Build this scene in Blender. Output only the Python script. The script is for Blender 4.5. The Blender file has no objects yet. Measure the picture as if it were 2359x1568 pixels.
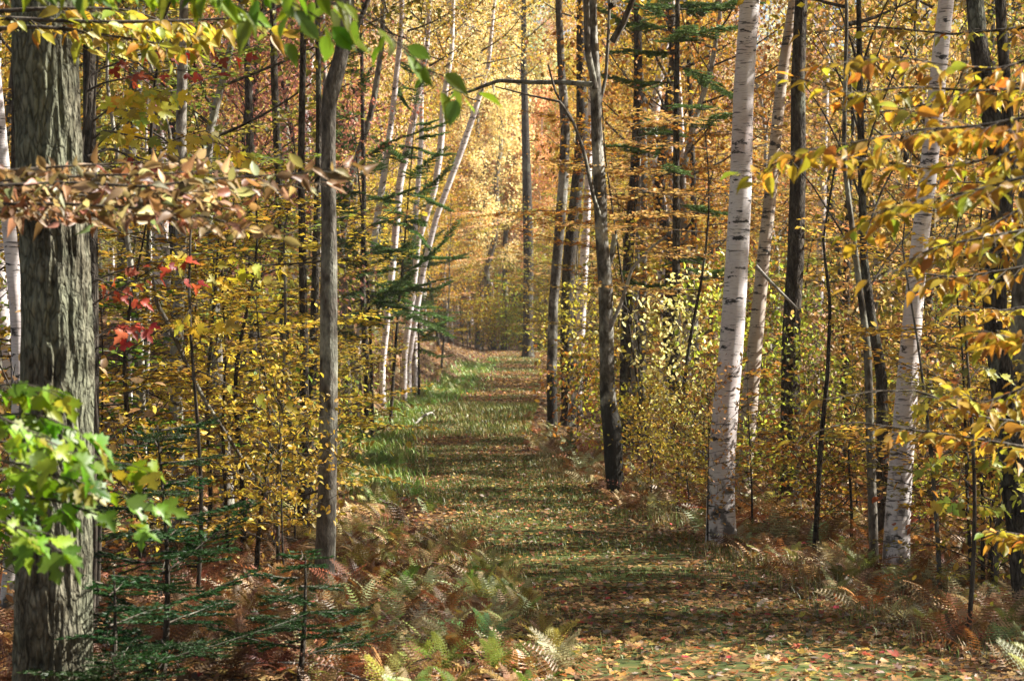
import bpy, math, random
import numpy as np
from mathutils import Vector, Matrix

# ------------------------------------------------------------------ camera, sky, sun, exposure
SC = bpy.context.scene
COL = SC.collection
K = 0.48 / 2358.0                     # radians-ish per picture unit (picture 2358 x 1568 units)
CZ = 1.75
cam_d = bpy.data.cameras.new('camera'); cam = bpy.data.objects.new('camera', cam_d); COL.objects.link(cam)
cam.location = (0, 0, CZ); cam.rotation_euler = (math.radians(90), 0, 0)
cam_d.sensor_width = 36; cam_d.lens = 75; cam_d.clip_end = 3000; cam_d.clip_start = 0.05
cam_d.dof.use_dof = True; cam_d.dof.focus_distance = 18.0; cam_d.dof.aperture_fstop = 6.3
SC.camera = cam
SUN_EL, SUN_AZ = math.radians(42), math.radians(82)    # azimuth clockwise from the view direction (+Y)
w = bpy.data.worlds.new('World'); SC.world = w; w.use_nodes = True
nt = w.node_tree; bg = nt.nodes['Background']
sky = nt.nodes.new('ShaderNodeTexSky'); sky.sky_type = 'NISHITA'; sky.sun_disc = False
sky.sun_elevation = SUN_EL; sky.sun_rotation = SUN_AZ
nt.links.new(sky.outputs[0], bg.inputs[0]); bg.inputs[1].default_value = 0.05
sd = bpy.data.lights.new('sun', 'SUN'); sun = bpy.data.objects.new('sun', sd); COL.objects.link(sun)
sd.energy = 5.0; sd.angle = math.radians(0.53); sd.color = (1.0, 0.95, 0.87)
S = Vector((math.sin(SUN_AZ) * math.cos(SUN_EL), math.cos(SUN_AZ) * math.cos(SUN_EL), math.sin(SUN_EL)))
sun.rotation_euler = S.to_track_quat('Z', 'Y').to_euler()
SC.view_settings.view_transform = 'Standard'; SC.view_settings.look = 'None'
SC.view_settings.exposure = 1.75; SC.view_settings.gamma = 1.0
try: SC.view_settings.use_curve_mapping = False
except Exception: pass
SC.render.engine = 'CYCLES'
cy = SC.cycles
cy.max_bounces = 6; cy.diffuse_bounces = 3; cy.glossy_bounces = 2; cy.transmission_bounces = 4
cy.use_denoising = True
try: cy.denoiser = 'OPENIMAGEDENOISE'
except Exception: pass
cy.sample_clamp_indirect = 6.0
try: SC.render.use_persistent_data = False
except Exception: pass

RNG = np.random.default_rng(11)
random.seed(5)

# ------------------------------------------------------------------ helpers
def at(px, py, d): return np.array([(px - 1179) * K * d, d, CZ - (py - 784) * K * d])

_p = np.random.default_rng(3).random(4096)
def vnoise(x, y, z):
    x = np.asarray(x, float); y = np.asarray(y, float); z = np.asarray(z, float)
    x, y, z = np.broadcast_arrays(x, y, z)
    xi = np.floor(x).astype(int); yi = np.floor(y).astype(int); zi = np.floor(z).astype(int)
    fx = x - xi; fy = y - yi; fz = z - zi
    fx = fx * fx * (3 - 2 * fx); fy = fy * fy * (3 - 2 * fy); fz = fz * fz * (3 - 2 * fz)
    def h(a, b, c): return _p[(a * 374761393 + b * 668265263 + c * 2147483647 + (a * b) * 31 + (b * c) * 17) & 4095]
    def l(a, b, t): return a + (b - a) * t
    return l(l(l(h(xi, yi, zi), h(xi + 1, yi, zi), fx), l(h(xi, yi + 1, zi), h(xi + 1, yi + 1, zi), fx), fy),
             l(l(h(xi, yi, zi + 1), h(xi + 1, yi, zi + 1), fx), l(h(xi, yi + 1, zi + 1), h(xi + 1, yi + 1, zi + 1), fx), fy), fz)

def raw_mesh(name, V, F, mat=None, rnd=None, lcol=None, smooth=False):
    """V n x 3, F m x k (k = 3 or 4)"""
    V = np.asarray(V, np.float32); F = np.asarray(F, np.int32); k = F.shape[1]
    me = bpy.data.meshes.new(name)
    me.vertices.add(len(V)); me.vertices.foreach_set('co', V.ravel())
    me.loops.add(F.size); me.loops.foreach_set('vertex_index', F.ravel())
    me.polygons.add(len(F))
    me.polygons.foreach_set('loop_start', np.arange(0, F.size, k, dtype=np.int32))
    try: me.polygons.foreach_set('loop_total', np.full(len(F), k, np.int32))
    except Exception: pass
    if smooth: me.polygons.foreach_set('use_smooth', np.ones(len(F), bool))
    if rnd is not None:
        a = me.attributes.new('rnd', 'FLOAT', 'FACE'); a.data.foreach_set('value', np.asarray(rnd, np.float32))
    if lcol is not None:
        a = me.attributes.new('lcol', 'FLOAT_COLOR', 'FACE')
        c = np.ones((len(F), 4), np.float32); c[:, :3] = lcol; a.data.foreach_set('color', c.ravel())
    me.update(calc_edges=True)
    if mat is not None: me.materials.append(mat)
    return me

def link(name, data, parent=None, loc=None, color=None, rotz=0, scale=None):
    o = bpy.data.objects.new(name, data); COL.objects.link(o)
    if parent is not None: o.parent = parent
    if loc is not None: o.location = loc
    if rotz: o.rotation_euler = (0, 0, rotz)
    if scale is not None: o.scale = (scale,) * 3 if np.isscalar(scale) else scale
    if color is not None: o.color = (*color, 1)
    return o
def tag(o, label=None, cat=None, group=None, kind=None):
    if label: o['label'] = label
    if cat: o['category'] = cat
    if group: o['group'] = group
    if kind: o['kind'] = kind
    return o
def thing(name, label, cat, loc, group=None, rotz=0, scale=None):
    return tag(link(name, None, None, loc, None, rotz, scale), label, cat, group)

class Geo:
    """gathers quads (tubes) or triangles (leaves)"""
    def __init__(s): s.V = []; s.F = []; s.n = 0; s.R = []; s.C = []
    def add(s, V, F, rnd=None, col=None):
        V = np.asarray(V, float); F = np.asarray(F, int)
        s.V.append(V); s.F.append(F + s.n); s.n += len(V)
        if rnd is not None: s.R.append(np.broadcast_to(rnd, len(F)))
        if col is not None: s.C.append(np.broadcast_to(col, (len(F), 3)))
    def mesh(s, name, mat, smooth=False, origin=None):
        V = np.vstack(s.V)
        if origin is not None: V = V - np.asarray(origin)
        return raw_mesh(name, V, np.vstack(s.F), mat, np.concatenate(s.R) if s.R else None,
                        np.vstack(s.C) if s.C else None, smooth)

def resample(P, R, n):
    P = np.asarray(P, float); R = np.asarray(R, float)
    d = np.r_[0, np.cumsum(np.linalg.norm(np.diff(P, axis=0), axis=1))]
    t = np.linspace(0, d[-1], n)
    if len(P) > 3:
        Q = np.stack([np.interp(t, d, P[:, i]) for i in range(3)], 1)
        kz = max(1, n // (len(P) * 3))
        if kz > 1:
            ker = np.hanning(2 * kz + 3)[1:-1]; ker /= ker.sum(); m = len(ker) // 2
            for i in range(3):
                e = np.r_[2 * Q[0, i] - Q[m:0:-1, i], Q[:, i], 2 * Q[-1, i] - Q[-2:-m - 2:-1, i]]
                Q[:, i] = np.convolve(e, ker, 'valid')
    else: Q = np.stack([np.interp(t, d, P[:, i]) for i in range(3)], 1)
    return Q, np.interp(t, d, R)

def tube(g, P, R, sides=6, disp=None):
    P = np.asarray(P, float); R = np.asarray(R, float); n = len(P)
    T = np.gradient(P, axis=0); T /= np.linalg.norm(T, axis=1)[:, None] + 1e-9
    m = T.mean(0); ref = np.array([0, 1., 0]) if abs(m[1]) < 0.8 * np.linalg.norm(m) else np.array([1., 0, 0])
    A = np.cross(T, ref); A /= np.linalg.norm(A, axis=1)[:, None] + 1e-9
    B = np.cross(T, A)
    a = np.linspace(0, 2 * math.pi, sides, endpoint=False)
    D = np.cos(a)[None, :, None] * A[:, None] + np.sin(a)[None, :, None] * B[:, None]
    rr = np.broadcast_to(R[:, None], (n, sides)).copy()
    if disp is not None: rr = disp(P, D, a, rr)
    V = (P[:, None] + D * rr[..., None]).reshape(-1, 3)
    i = np.arange(n - 1)[:, None] * sides; j = np.arange(sides)[None]; j2 = (j + 1) % sides
    F = np.stack([i + j, i + j2, i + sides + j2, i + sides + j], -1).reshape(-1, 4)
    g.add(V, F)

# leaf templates: (along, across, up) in units of leaf length, triangles
RHOMB = (np.array([[0, 0, 0], [.5, .34, .10], [1, 0, -.05], [.48, -.34, .10]]), np.array([[0, 1, 2], [0, 2, 3]]))
_b = [[0, 0, 0], [.28, .24, .06], [.62, .26, .06], [1, 0, -.10], [.62, -.26, .06], [.28, -.24, .06]]
OVAL = (np.array(_b), np.array([[0, 1, 2], [0, 2, 3], [0, 3, 4], [0, 4, 5]]))
_m = [[0, 0, 0], [-.05, .22, .03], [.18, .46, .08], [.33, .25, .03], [.62, .42, .08], [.66, .16, .02], [1.02, 0, -.04],
      [.66, -.16, .02], [.62, -.42, .08], [.33, -.25, .03], [.18, -.46, .08], [-.05, -.22, .03]]
STAR = (np.array(_m + [[.4, 0, 0]]), np.array([[i, (i + 1) % 12, 12] for i in range(12)]))

def leaves(g, P, U, N, S, tpl, rnd=None, col=None):
    """P positions, U length axes, N normals, S sizes"""
    P = np.asarray(P, float); U = np.asarray(U, float); N = np.asarray(N, float)
    U = U / (np.linalg.norm(U, axis=1)[:, None] + 1e-9)
    W = np.cross(N, U); W /= np.linalg.norm(W, axis=1)[:, None] + 1e-9
    Nn = np.cross(U, W)
    T, F = tpl; S = np.broadcast_to(S, len(P))
    V = P[:, None] + S[:, None, None] * (T[None, :, 0, None] * U[:, None] + T[None, :, 1, None] * W[:, None] + T[None, :, 2, None] * Nn[:, None])
    FF = (np.arange(len(P))[:, None, None] * len(T) + F[None]).reshape(-1, 3)
    k = len(F)
    if rnd is None: rnd = RNG.random(len(P))
    g.add(V.reshape(-1, 3), FF, np.repeat(rnd, k), None if col is None else np.repeat(np.broadcast_to(col, (len(P), 3)), k, axis=0))

# ------------------------------------------------------------------ terrain
_py = np.array([-40, 0, 6, 10.8, 15.7, 21.7, 29, 42, 49, 66, 90, 105, 130, 400.])
_px = np.array([2.2, 1.9, 1.6, 1.36, 1.15, .62, -.47, -1.15, -.95, -.36, .06, .2, .3, 3.])
_pz = np.array([.1, .05, .04, .0, -.2, -.27, -.15, -.10, .12, .22, .62, 1.2, 1.15, 1.15])
_pw = np.array([1.2, 1.2, 1.2, 1.25, 1.2, 1.15, 1.12, 1.08, 1.1, 1.0, .98, 1.0, 1.0, 1.0])
_yy = np.linspace(-40, 400, 2201)
def _sm(v, s=15):
    a = np.interp(_yy, _py, v); k = np.hanning(2 * s + 3)[1:-1]; k /= k.sum()
    return np.convolve(np.r_[np.full(s, a[0]), a, np.full(s, a[-1])], k, 'valid')
_PX, _PZ = _sm(_px), _sm(_pz, 9)
def pcx(y): return np.interp(y, _yy, _PX)
def phw(y): return np.interp(y, _py, _pw)
def sstep(a, b, x):
    t = np.clip((np.asarray(x, float) - a) / (b - a), 0, 1); return t * t * (3 - 2 * t)
def H(x, y):
    x = np.asarray(x, float); y = np.asarray(y, float)
    z = np.interp(y, _yy, _PZ); u = x - pcx(y)
    along = sstep(27, 42, y) * (1 - 0.75 * sstep(80, 110, y))
    z = z + along * (2.6 * sstep(-1.15, -5.6, u) + .6 * sstep(-6, -20, u) - .10 * np.exp(-((u + 1.6) / .3) ** 2))
    z = z + (1 - along) * .25 * sstep(-3, -12, u)
    z = z - .12 * sstep(2.0, 5, u) * (1 - sstep(40, 90, y)) + .35 * sstep(6, 25, u)
    off = sstep(1.3, 3.0, np.abs(u))
    z = z + off * (.22 * (vnoise(x * .45, y * .45, 0) - .5) + .08 * (vnoise(x * 1.7, y * 1.7, 3) - .5)) + .03 * (vnoise(x * 1.1, y * .8, 7) - .5)
    z = z + 44 * sstep(128, 330, y) + 6 * sstep(40, 120, np.abs(x))
    return z

# ------------------------------------------------------------------ materials
def nodes(name):
    m = bpy.data.materials.new(name); m.use_nodes = True; t = m.node_tree
    for n in list(t.nodes): t.nodes.remove(n)
    out = t.nodes.new('ShaderNodeOutputMaterial')
    return m, t, out
def nd(t, typ, **kw):
    n = t.nodes.new(typ)
    for k, v in kw.items():
        if k.startswith('i_'):
            key = k[2:]; n.inputs[int(key) if key.isdigit() else key].default_value = v
        else: setattr(n, k, v)
    return n
def ramp(t, fac, stops, interp='LINEAR'):
    r = t.nodes.new('ShaderNodeValToRGB'); r.color_ramp.interpolation = interp
    e = r.color_ramp.elements
    while len(e) > 1: e.remove(e[-1])
    e[0].position = stops[0][0]; e[0].color = (*stops[0][1], 1)
    for p, c in stops[1:]:
        q = e.new(p); q.color = (*c, 1)
    t.links.new(fac, r.inputs[0]); return r.outputs[0]
def noise(t, scale, detail=4, vec=None, stretch=None, rough=.55, coord='Object'):
    if vec is None:
        tc = t.nodes.new('ShaderNodeTexCoord'); vec = tc.outputs[coord]
    if stretch is not None:
        mp = nd(t, 'ShaderNodeMapping'); mp.inputs['Scale'].default_value = stretch; t.links.new(vec, mp.inputs[0]); vec = mp.outputs[0]
    n = nd(t, 'ShaderNodeTexNoise'); n.inputs['Scale'].default_value = scale; n.inputs['Detail'].default_value = detail
    n.inputs['Roughness'].default_value = rough; t.links.new(vec, n.inputs['Vector']); return n.outputs[0]
def mixc(t, f, a, b, mode='MIX'):
    m = nd(t, 'ShaderNodeMix', data_type='RGBA', blend_type=mode)
    for sock, v in ((m.inputs[0], f), (m.inputs[6], a), (m.inputs[7], b)):
        if isinstance(v, (int, float)): sock.default_value = v
        elif isinstance(v, tuple): sock.default_value = (*v, 1) if len(v) == 3 else v
        else: t.links.new(v, sock)
    return m.outputs[2]
def bw(*s): return [(p, (v, v, v)) for p, v in s]
def bump(t, h, strength, dist=.02):
    b = nd(t, 'ShaderNodeBump'); b.inputs['Strength'].default_value = strength; b.inputs['Distance'].default_value = dist
    t.links.new(h, b.inputs['Height']); return b.outputs[0]
def surf(t, out, col, rough=.8, nrm=None, spec=.3):
    p = nd(t, 'ShaderNodeBsdfPrincipled'); p.inputs['Roughness'].default_value = rough
    p.inputs['Specular IOR Level'].default_value = spec
    if isinstance(col, tuple): p.inputs['Base Color'].default_value = (*col, 1)
    else: t.links.new(col, p.inputs['Base Color'])
    if nrm is not None: t.links.new(nrm, p.inputs['Normal'])
    t.links.new(p.outputs[0], out.inputs[0])

def leaf_mat(name, source='OBJECT', translucent=.5, spread=1.0, gloss=.03):
    m, t, out = nodes(name)
    if source == 'OBJECT':
        oi = nd(t, 'ShaderNodeObjectInfo'); base = oi.outputs['Color']
    elif source == 'ATTR':
        oi = None; base = nd(t, 'ShaderNodeAttribute', attribute_name='lcol').outputs['Color']
    rn = nd(t, 'ShaderNodeAttribute', attribute_name='rnd').outputs['Fac']
    hs = nd(t, 'ShaderNodeHueSaturation')
    def mr(inp, a, b):
        q = nd(t, 'ShaderNodeMapRange'); t.links.new(inp, q.inputs[0]); q.inputs[3].default_value = a; q.inputs[4].default_value = b; return q.outputs[0]
    t.links.new(mr(rn, .5 - .022 * spread, .5 + .022 * spread), hs.inputs['Hue'])
    wn = nd(t, 'ShaderNodeTexWhiteNoise', noise_dimensions='1D'); t.links.new(rn, wn.inputs['W'])
    t.links.new(mr(wn.outputs[0], 1 - .42 * spread, 1 + .35 * spread), hs.inputs['Value'])
    hs.inputs['Saturation'].default_value = 1.0
    t.links.new(base, hs.inputs['Color'])
    sp = ramp(t, noise(t, 60 if source == 'OBJECT' else 45, 3), bw((.35, .72), (.6, 1.08)))
    c = mixc(t, 1.0, hs.outputs[0], sp, 'MULTIPLY')
    d = nd(t, 'ShaderNodeBsdfDiffuse'); tr = nd(t, 'ShaderNodeBsdfTranslucent'); gl = nd(t, 'ShaderNodeBsdfGlossy'); gl.inputs['Roughness'].default_value = .45
    t.links.new(c, d.inputs[0])
    g = nd(t, 'ShaderNodeGamma'); g.inputs[1].default_value = 1.05; t.links.new(c, g.inputs[0])
    br = mixc(t, 1.0, g.outputs[0], (1.25, 1.2, 1.0), 'MULTIPLY'); t.links.new(br, tr.inputs[0])
    m1 = nd(t, 'ShaderNodeMixShader'); m1.inputs[0].default_value = translucent
    t.links.new(d.outputs[0], m1.inputs[1]); t.links.new(tr.outputs[0], m1.inputs[2])
    m2 = nd(t, 'ShaderNodeMixShader'); m2.inputs[0].default_value = gloss
    t.links.new(m1.outputs[0], m2.inputs[1]); t.links.new(gl.outputs[0], m2.inputs[2])
    t.links.new(m2.outputs[0], out.inputs[0]); return m

M = {}
M['leaf'] = leaf_mat('autumn_leaf', 'OBJECT', .44, 1.1)
M['leaf_near'] = leaf_mat('near_leaf', 'OBJECT', .5, 1.0, .03)
M['litter'] = leaf_mat('fallen_leaf', 'ATTR', .2, .9, .04)
M['needle'] = leaf_mat('needle', 'OBJECT', .25, .8, .012)

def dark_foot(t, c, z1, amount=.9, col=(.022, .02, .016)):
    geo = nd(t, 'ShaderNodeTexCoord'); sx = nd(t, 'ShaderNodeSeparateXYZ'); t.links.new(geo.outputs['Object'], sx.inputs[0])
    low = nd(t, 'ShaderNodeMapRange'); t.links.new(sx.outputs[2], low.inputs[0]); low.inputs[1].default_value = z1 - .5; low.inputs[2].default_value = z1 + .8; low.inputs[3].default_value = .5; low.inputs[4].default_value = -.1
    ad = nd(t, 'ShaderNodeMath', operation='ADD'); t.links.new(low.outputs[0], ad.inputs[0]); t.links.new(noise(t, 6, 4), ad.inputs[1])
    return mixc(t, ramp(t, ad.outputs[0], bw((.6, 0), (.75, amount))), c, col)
def bark(name, dark, mid, light, lichen, lich_amt, ridge=18, stretch=.18, bs=.9, foot=None, crack=None):
    m, t, out = nodes(name)
    n1 = noise(t, ridge, 5, stretch=(1, 1, stretch)); n2 = noise(t, 3.0, 3, stretch=(1, 1, .6)); n3 = noise(t, 60, 2, stretch=(1, 1, .4))
    c = ramp(t, n1, [(.30, dark), (.48, mid), (.68, light)])
    c = mixc(t, ramp(t, n2, bw((.62 - lich_amt, 0), (.72 - lich_amt, .75))), c, lichen)
    c = mixc(t, 1.0, c, ramp(t, n3, bw((.3, .6), (.65, 1.1))), 'MULTIPLY')
    if foot: c = dark_foot(t, c, foot)
    if crack:
        tc = nd(t, 'ShaderNodeTexCoord'); mp = nd(t, 'ShaderNodeMapping'); mp.inputs['Scale'].default_value = (1, 1, crack[1]); t.links.new(tc.outputs['Object'], mp.inputs[0])
        wn = nd(t, 'ShaderNodeTexNoise'); wn.inputs['Scale'].default_value = crack[0] * .5; wn.inputs['Detail'].default_value = 4; t.links.new(mp.outputs[0], wn.inputs['Vector'])
        va = nd(t, 'ShaderNodeVectorMath', operation='MULTIPLY_ADD'); t.links.new(wn.outputs['Color'], va.inputs[0]); va.inputs[1].default_value = (2.6 / crack[0],) * 3; t.links.new(mp.outputs[0], va.inputs[2])
        vo = nd(t, 'ShaderNodeTexVoronoi', feature='DISTANCE_TO_EDGE'); vo.inputs['Scale'].default_value = crack[0]; t.links.new(va.outputs[0], vo.inputs['Vector'])
        cr = ramp(t, vo.outputs['Distance'], bw((.0, .45), (.12, .85), (.4, 1.1)))
        c = mixc(t, 1.0, c, cr, 'MULTIPLY')
        m2 = nd(t, 'ShaderNodeMath', operation='MULTIPLY_ADD'); t.links.new(cr, m2.inputs[0]); m2.inputs[1].default_value = 1.2; t.links.new(n1, m2.inputs[2]); n1 = m2.outputs[0]
    mx = nd(t, 'ShaderNodeMath', operation='MULTIPLY_ADD'); t.links.new(n1, mx.inputs[0]); mx.inputs[1].default_value = 1.0; t.links.new(n3, mx.inputs[2])
    surf(t, out, c, .9, bump(t, mx.outputs[0], bs, .012), .15); return m
M['oak'] = bark('furrowed_bark', (.035, .031, .02), (.125, .112, .075), (.25, .235, .17), (.24, .25, .17),   .17, 12, .75, 1.0, None, (36, .3))
M['grey'] = bark('grey_bark', (.04, .034, .027), (.115, .10, .08), (.21, .19, .155), (.34, .34, .27), .12, 16, .45, .8)
M['dark'] = bark('dark_bark', (.026, .021, .016), (.075, .062, .048), (.145, .125, .098), (.24, .25, .19), .05, 20, .3, .9, None, (34, .3))
M['patchy'] = bark('lichen_and_sunlit_bark', (.03, .026, .02), (.10, .088, .07), (.19, .175, .15), (.50, .49, .43), .10, 16, .5, .8, .95)  # pale patches put both lichen and sunlit bark into the colour
M['pale'] = bark('pale_bark', (.09, .078, .065), (.27, .245, .21), (.42, .39, .34), (.44, .44, .36), .1, 14, .7, .5)
M['twig'] = bark('twig_bark', (.03, .024, .018), (.08, .065, .05), (.16, .14, .11), (.25, .25, .2), 0, 14, .5, .4)

def birch(name, white, brownish, mark=.0):
    m, t, out = nodes(name)
    n1 = noise(t, 1.0, 3, stretch=(6, 6, 60))                       # thin lenticels
    n2 = noise(t, 1.0, 4, stretch=(5, 5, 15), rough=.65)              # wider scars
    n3 = noise(t, 2.2, 4)                                            # peeling tint
    n4 = noise(t, 1.0, 2, stretch=(14, 14, 160))
    c = mixc(t, ramp(t, n3, bw((.42, 0), (.66, 1))), white, brownish)
    c = mixc(t, ramp(t, n4, bw((.52, 0), (.66, .45))), c, (.36, .28, .24))
    c = mixc(t, ramp(t, n1, bw((.605 - mark, 0), (.64 - mark, .85))), c, (.05, .042, .038))
    c = mixc(t, ramp(t, n2, bw((.60 - mark, 0), (.63 - mark, .95))), c, (.022, .019, .018))
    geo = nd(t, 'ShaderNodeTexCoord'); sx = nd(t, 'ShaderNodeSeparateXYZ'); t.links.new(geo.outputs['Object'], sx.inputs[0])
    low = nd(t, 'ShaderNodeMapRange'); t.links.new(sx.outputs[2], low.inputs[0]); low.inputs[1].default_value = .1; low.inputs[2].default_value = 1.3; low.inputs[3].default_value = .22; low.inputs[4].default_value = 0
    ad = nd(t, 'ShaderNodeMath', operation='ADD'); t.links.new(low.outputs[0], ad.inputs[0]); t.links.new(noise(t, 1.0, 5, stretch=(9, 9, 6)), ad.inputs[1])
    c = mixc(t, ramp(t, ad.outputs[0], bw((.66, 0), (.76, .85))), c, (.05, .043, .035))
    surf(t, out, c, .62, bump(t, n1, .25, .006), .3); return m
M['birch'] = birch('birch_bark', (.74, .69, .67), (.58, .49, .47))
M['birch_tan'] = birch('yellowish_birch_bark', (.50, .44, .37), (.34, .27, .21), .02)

def litter_ground(name, base, cols, grass=None):
    m, t, out = nodes(name)
    tc = nd(t, 'ShaderNodeTexCoord')
    v = nd(t, 'ShaderNodeTexVoronoi'); v.inputs['Scale'].default_value = 13; v.inputs['Randomness'].default_value = 1
    t.links.new(tc.outputs['Object'], v.inputs['Vector'])
    sx = nd(t, 'ShaderNodeSeparateColor'); t.links.new(v.outputs['Color'], sx.inputs[0])
    c = ramp(t, sx.outputs[0], cols, 'CONSTANT')
    n = noise(t, 9, 5); nl = noise(t, .8, 4)
    c = mixc(t, ramp(t, sx.outputs[1], bw((.45, 0), (.5, 1)), 'CONSTANT'), c, base)
    if grass: c = mixc(t, ramp(t, nl, bw((.42, 0), (.58, .85))), c, mixc(t, n, grass[0], grass[1]))
    c = mixc(t, 1.0, c, ramp(t, n, bw((.3, .55), (.7, 1.15))), 'MULTIPLY')
    surf(t, out, c, .95, bump(t, sx.outputs[2], .6, .03), .1); return m
M['ground'] = litter_ground('leaf_strewn_soil', (.075, .05, .03), [(0, (.13, .075, .038)), (.25, (.19, .115, .055)), (.5, (.10, .06, .034)), (.7, (.24, .155, .07)), (.88, (.16, .08, .038))])
M['path'] = litter_ground('worn_grass_track', (.045, .058, .02), [(0, (.16, .095, .045)), (.3, (.10, .085, .03)), (.55, (.26, .15, .06)), (.75, (.15, .065, .03)), (.9, (.3, .2, .09))], ((.05, .075, .02), (.12, .15, .04)))

# ------------------------------------------------------------------ setting: ground, path
def axis(segs):
    out = [segs[0][0]]
    for a, b, s in segs: out += list(np.linspace(a, b, max(2, int(abs(b - a) / s) + 1))[1:])
    return np.array(out)
def sheet(xs, ys, fx):
    X, Y = np.meshgrid(xs, ys); P = fx(X, Y)
    nx, ny = len(xs), len(ys)
    i = np.arange(ny - 1)[:, None] * nx; j = np.arange(nx - 1)[None]
    F = np.stack([i + j, i + j + 1, i + nx + j + 1, i + nx + j], -1).reshape(-1, 4)
    return P.reshape(-1, 3), F
xs = axis([(-700, -60, 40), (-60, -12, 2), (-12, -5, .4), (-5, 5, .16), (5, 12, .4), (12, 60, 2), (60, 700, 40)])
ys = axis([(-60, 5, 3), (5, 40, .22), (40, 110, .5), (110, 160, 3), (160, 450, 15), (450, 1500, 100)])
V, F = sheet(xs, ys, lambda X, Y: np.stack([X, Y, H(X, Y)], -1))
tag(link('ground', raw_mesh('ground', V, F, M['ground'], smooth=True)), kind='structure')
us = np.linspace(-1, 1, 17)
V, F = sheet(us, axis([(2, 45, .2), (45, 125, .5)]), lambda U, Y: (lambda X: np.stack([X, Y, H(X, Y) + .03 - .05 * np.abs(U) ** 6], -1))(pcx(Y) + U * (phw(Y) + .15 * (vnoise(Y * 1.3, np.sign(U), 5) - .5))))
path = tag(link('path', raw_mesh('path', V, F, M['path'], smooth=True)), kind='structure')

# ------------------------------------------------------------------ tree kinds (shared meshes)
def unit(v): v = np.asarray(v, float); return v / (np.linalg.norm(v) + 1e-9)
def jit(n, s, r): return r.normal(0, s, (n, 3))

def limb_path(p0, az, elev, L, rise, r, n=7, wob=.06):
    P = [np.array(p0, float)]; e = elev
    for i in range(n - 1):
        az += r.normal(0, wob * 2.2); e += rise / (n - 1) + r.normal(0, wob)
        P.append(P[-1] + L / (n - 1) * np.array([math.cos(az) * math.cos(e), math.sin(az) * math.cos(e), math.sin(e)]))
    return np.array(P)

def build_tree(seed, Ht, h0, nl, Lmax, rad, twigs, lv, lsize, flat, elev=(.2, .8), rise=.3, tpl=RHOMB, shape='round', wander=.24, lspread=.16, drop=0.0):
    """returns (trunk mesh, branch mesh, crown mesh)"""
    r = np.random.default_rng(seed)
    n = 14
    T = np.zeros((n, 3)); T[:, 2] = np.linspace(-.3, Ht, n)
    ph = r.random(4) * 6.28
    T[:, 0] = wander * (np.sin(T[:, 2] * .5 + ph[0]) + .4 * np.sin(T[:, 2] * 1.7 + ph[1])) * sstep(0, 3, T[:, 2])
    T[:, 1] = wander * (np.sin(T[:, 2] * .45 + ph[2]) + .4 * np.sin(T[:, 2] * 1.5 + ph[3])) * sstep(0, 3, T[:, 2])
    R = rad * (1 - .93 * np.linspace(0, 1, n) ** 1.15); R[0] *= 1.25
    gt = Geo(); tube(gt, T, R, 8)
    gb = Geo(); gl = Geo(); ga = 2.4; az = r.random() * 6.28
    for i in range(nl):
        f = (i + r.random() * .8) / nl
        z = h0 + (Ht * .97 - h0) * f; az += ga + r.normal(0, .3)
        prof = {'round': math.sin(math.pi * (.18 + .78 * f)) ** .8, 'cone': 1 - .85 * f, 'vase': .55 + .5 * f * (1.4 - f)}[shape]
        L = Lmax * prof * r.uniform(.65, 1.1)
        p0 = np.array([np.interp(z, T[:, 2], T[:, 0]), np.interp(z, T[:, 2], T[:, 1]), z])
        P = limb_path(p0, az, r.uniform(*elev) + .4 * f * (1 - flat), L, rise, r)
        tube(gb, P, np.linspace(max(.006, rad * .32 * (1 - .6 * f)), .004, len(P)), 4)
        nt_ = max(2, int(twigs * L / Lmax))
        tw_t = np.linspace(.18, 1.0, nt_)
        for k, tt in enumerate(tw_t):
            q = tt * (len(P) - 1); a = int(min(q, len(P) - 2)); b0 = P[a] + (P[a + 1] - P[a]) * (q - a)
            d = unit(P[a + 1] - P[a])
            if flat > .5:
                side = np.cross(d, [0, 0, 1]) * (1 if k % 2 else -1)
                dirv = unit(d * .8 + side * 1.0 + r.normal(0, .12, 3) * [1, 1, .5]); 
            else: dirv = unit(d * .7 + r.normal(0, .75, 3) + [0, 0, .1])
            if k == nt_ - 1: dirv = d
            l = L * .38 * (1.15 - .6 * tt) * r.uniform(.7, 1.2)
            m = 4; s = np.linspace(0, 1, m)[:, None]
            Q = b0 + dirv * l * s + np.array([0, 0, -drop - .05]) * l * s ** 2
            tube(gb, Q, np.linspace(.005, .0025, m), 3)
            nn = int(lv * r.uniform(.6, 1.3))
            u = r.random(nn) ** .8
            base = b0 + dirv * (l * u)[:, None] + np.array([0, 0, -.05]) * l * (u ** 2)[:, None]
            if flat > .5:
                sd_ = np.where(np.arange(nn) % 2, 1., -1.)[:, None]
                sidev = unit(np.cross(dirv, [0, 0, 1]))
                U = dirv * .7 + sd_ * sidev + jit(nn, .25, r) * [1, 1, .5] + [0, 0, -.12]
                N = np.array([0, 0, 1.]) + jit(nn, .30, r)
                base = base + jit(nn, lspread * .35, r) * [1, 1, .25]
            else:
                base = base + jit(nn, lspread, r)
                U = dirv * .4 + jit(nn, .7, r) + [0, 0, -.35]
                N = np.array([0, 0, .7]) + jit(nn, .65, r)
            leaves(gl, base, U, N, lsize * r.uniform(.65, 1.15, nn), tpl, r.random(nn))
    return [gt.mesh('trunk', M['grey'], True), gb.mesh('branchwork', M['twig'], True), gl.mesh('crown', M['leaf'])]

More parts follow.
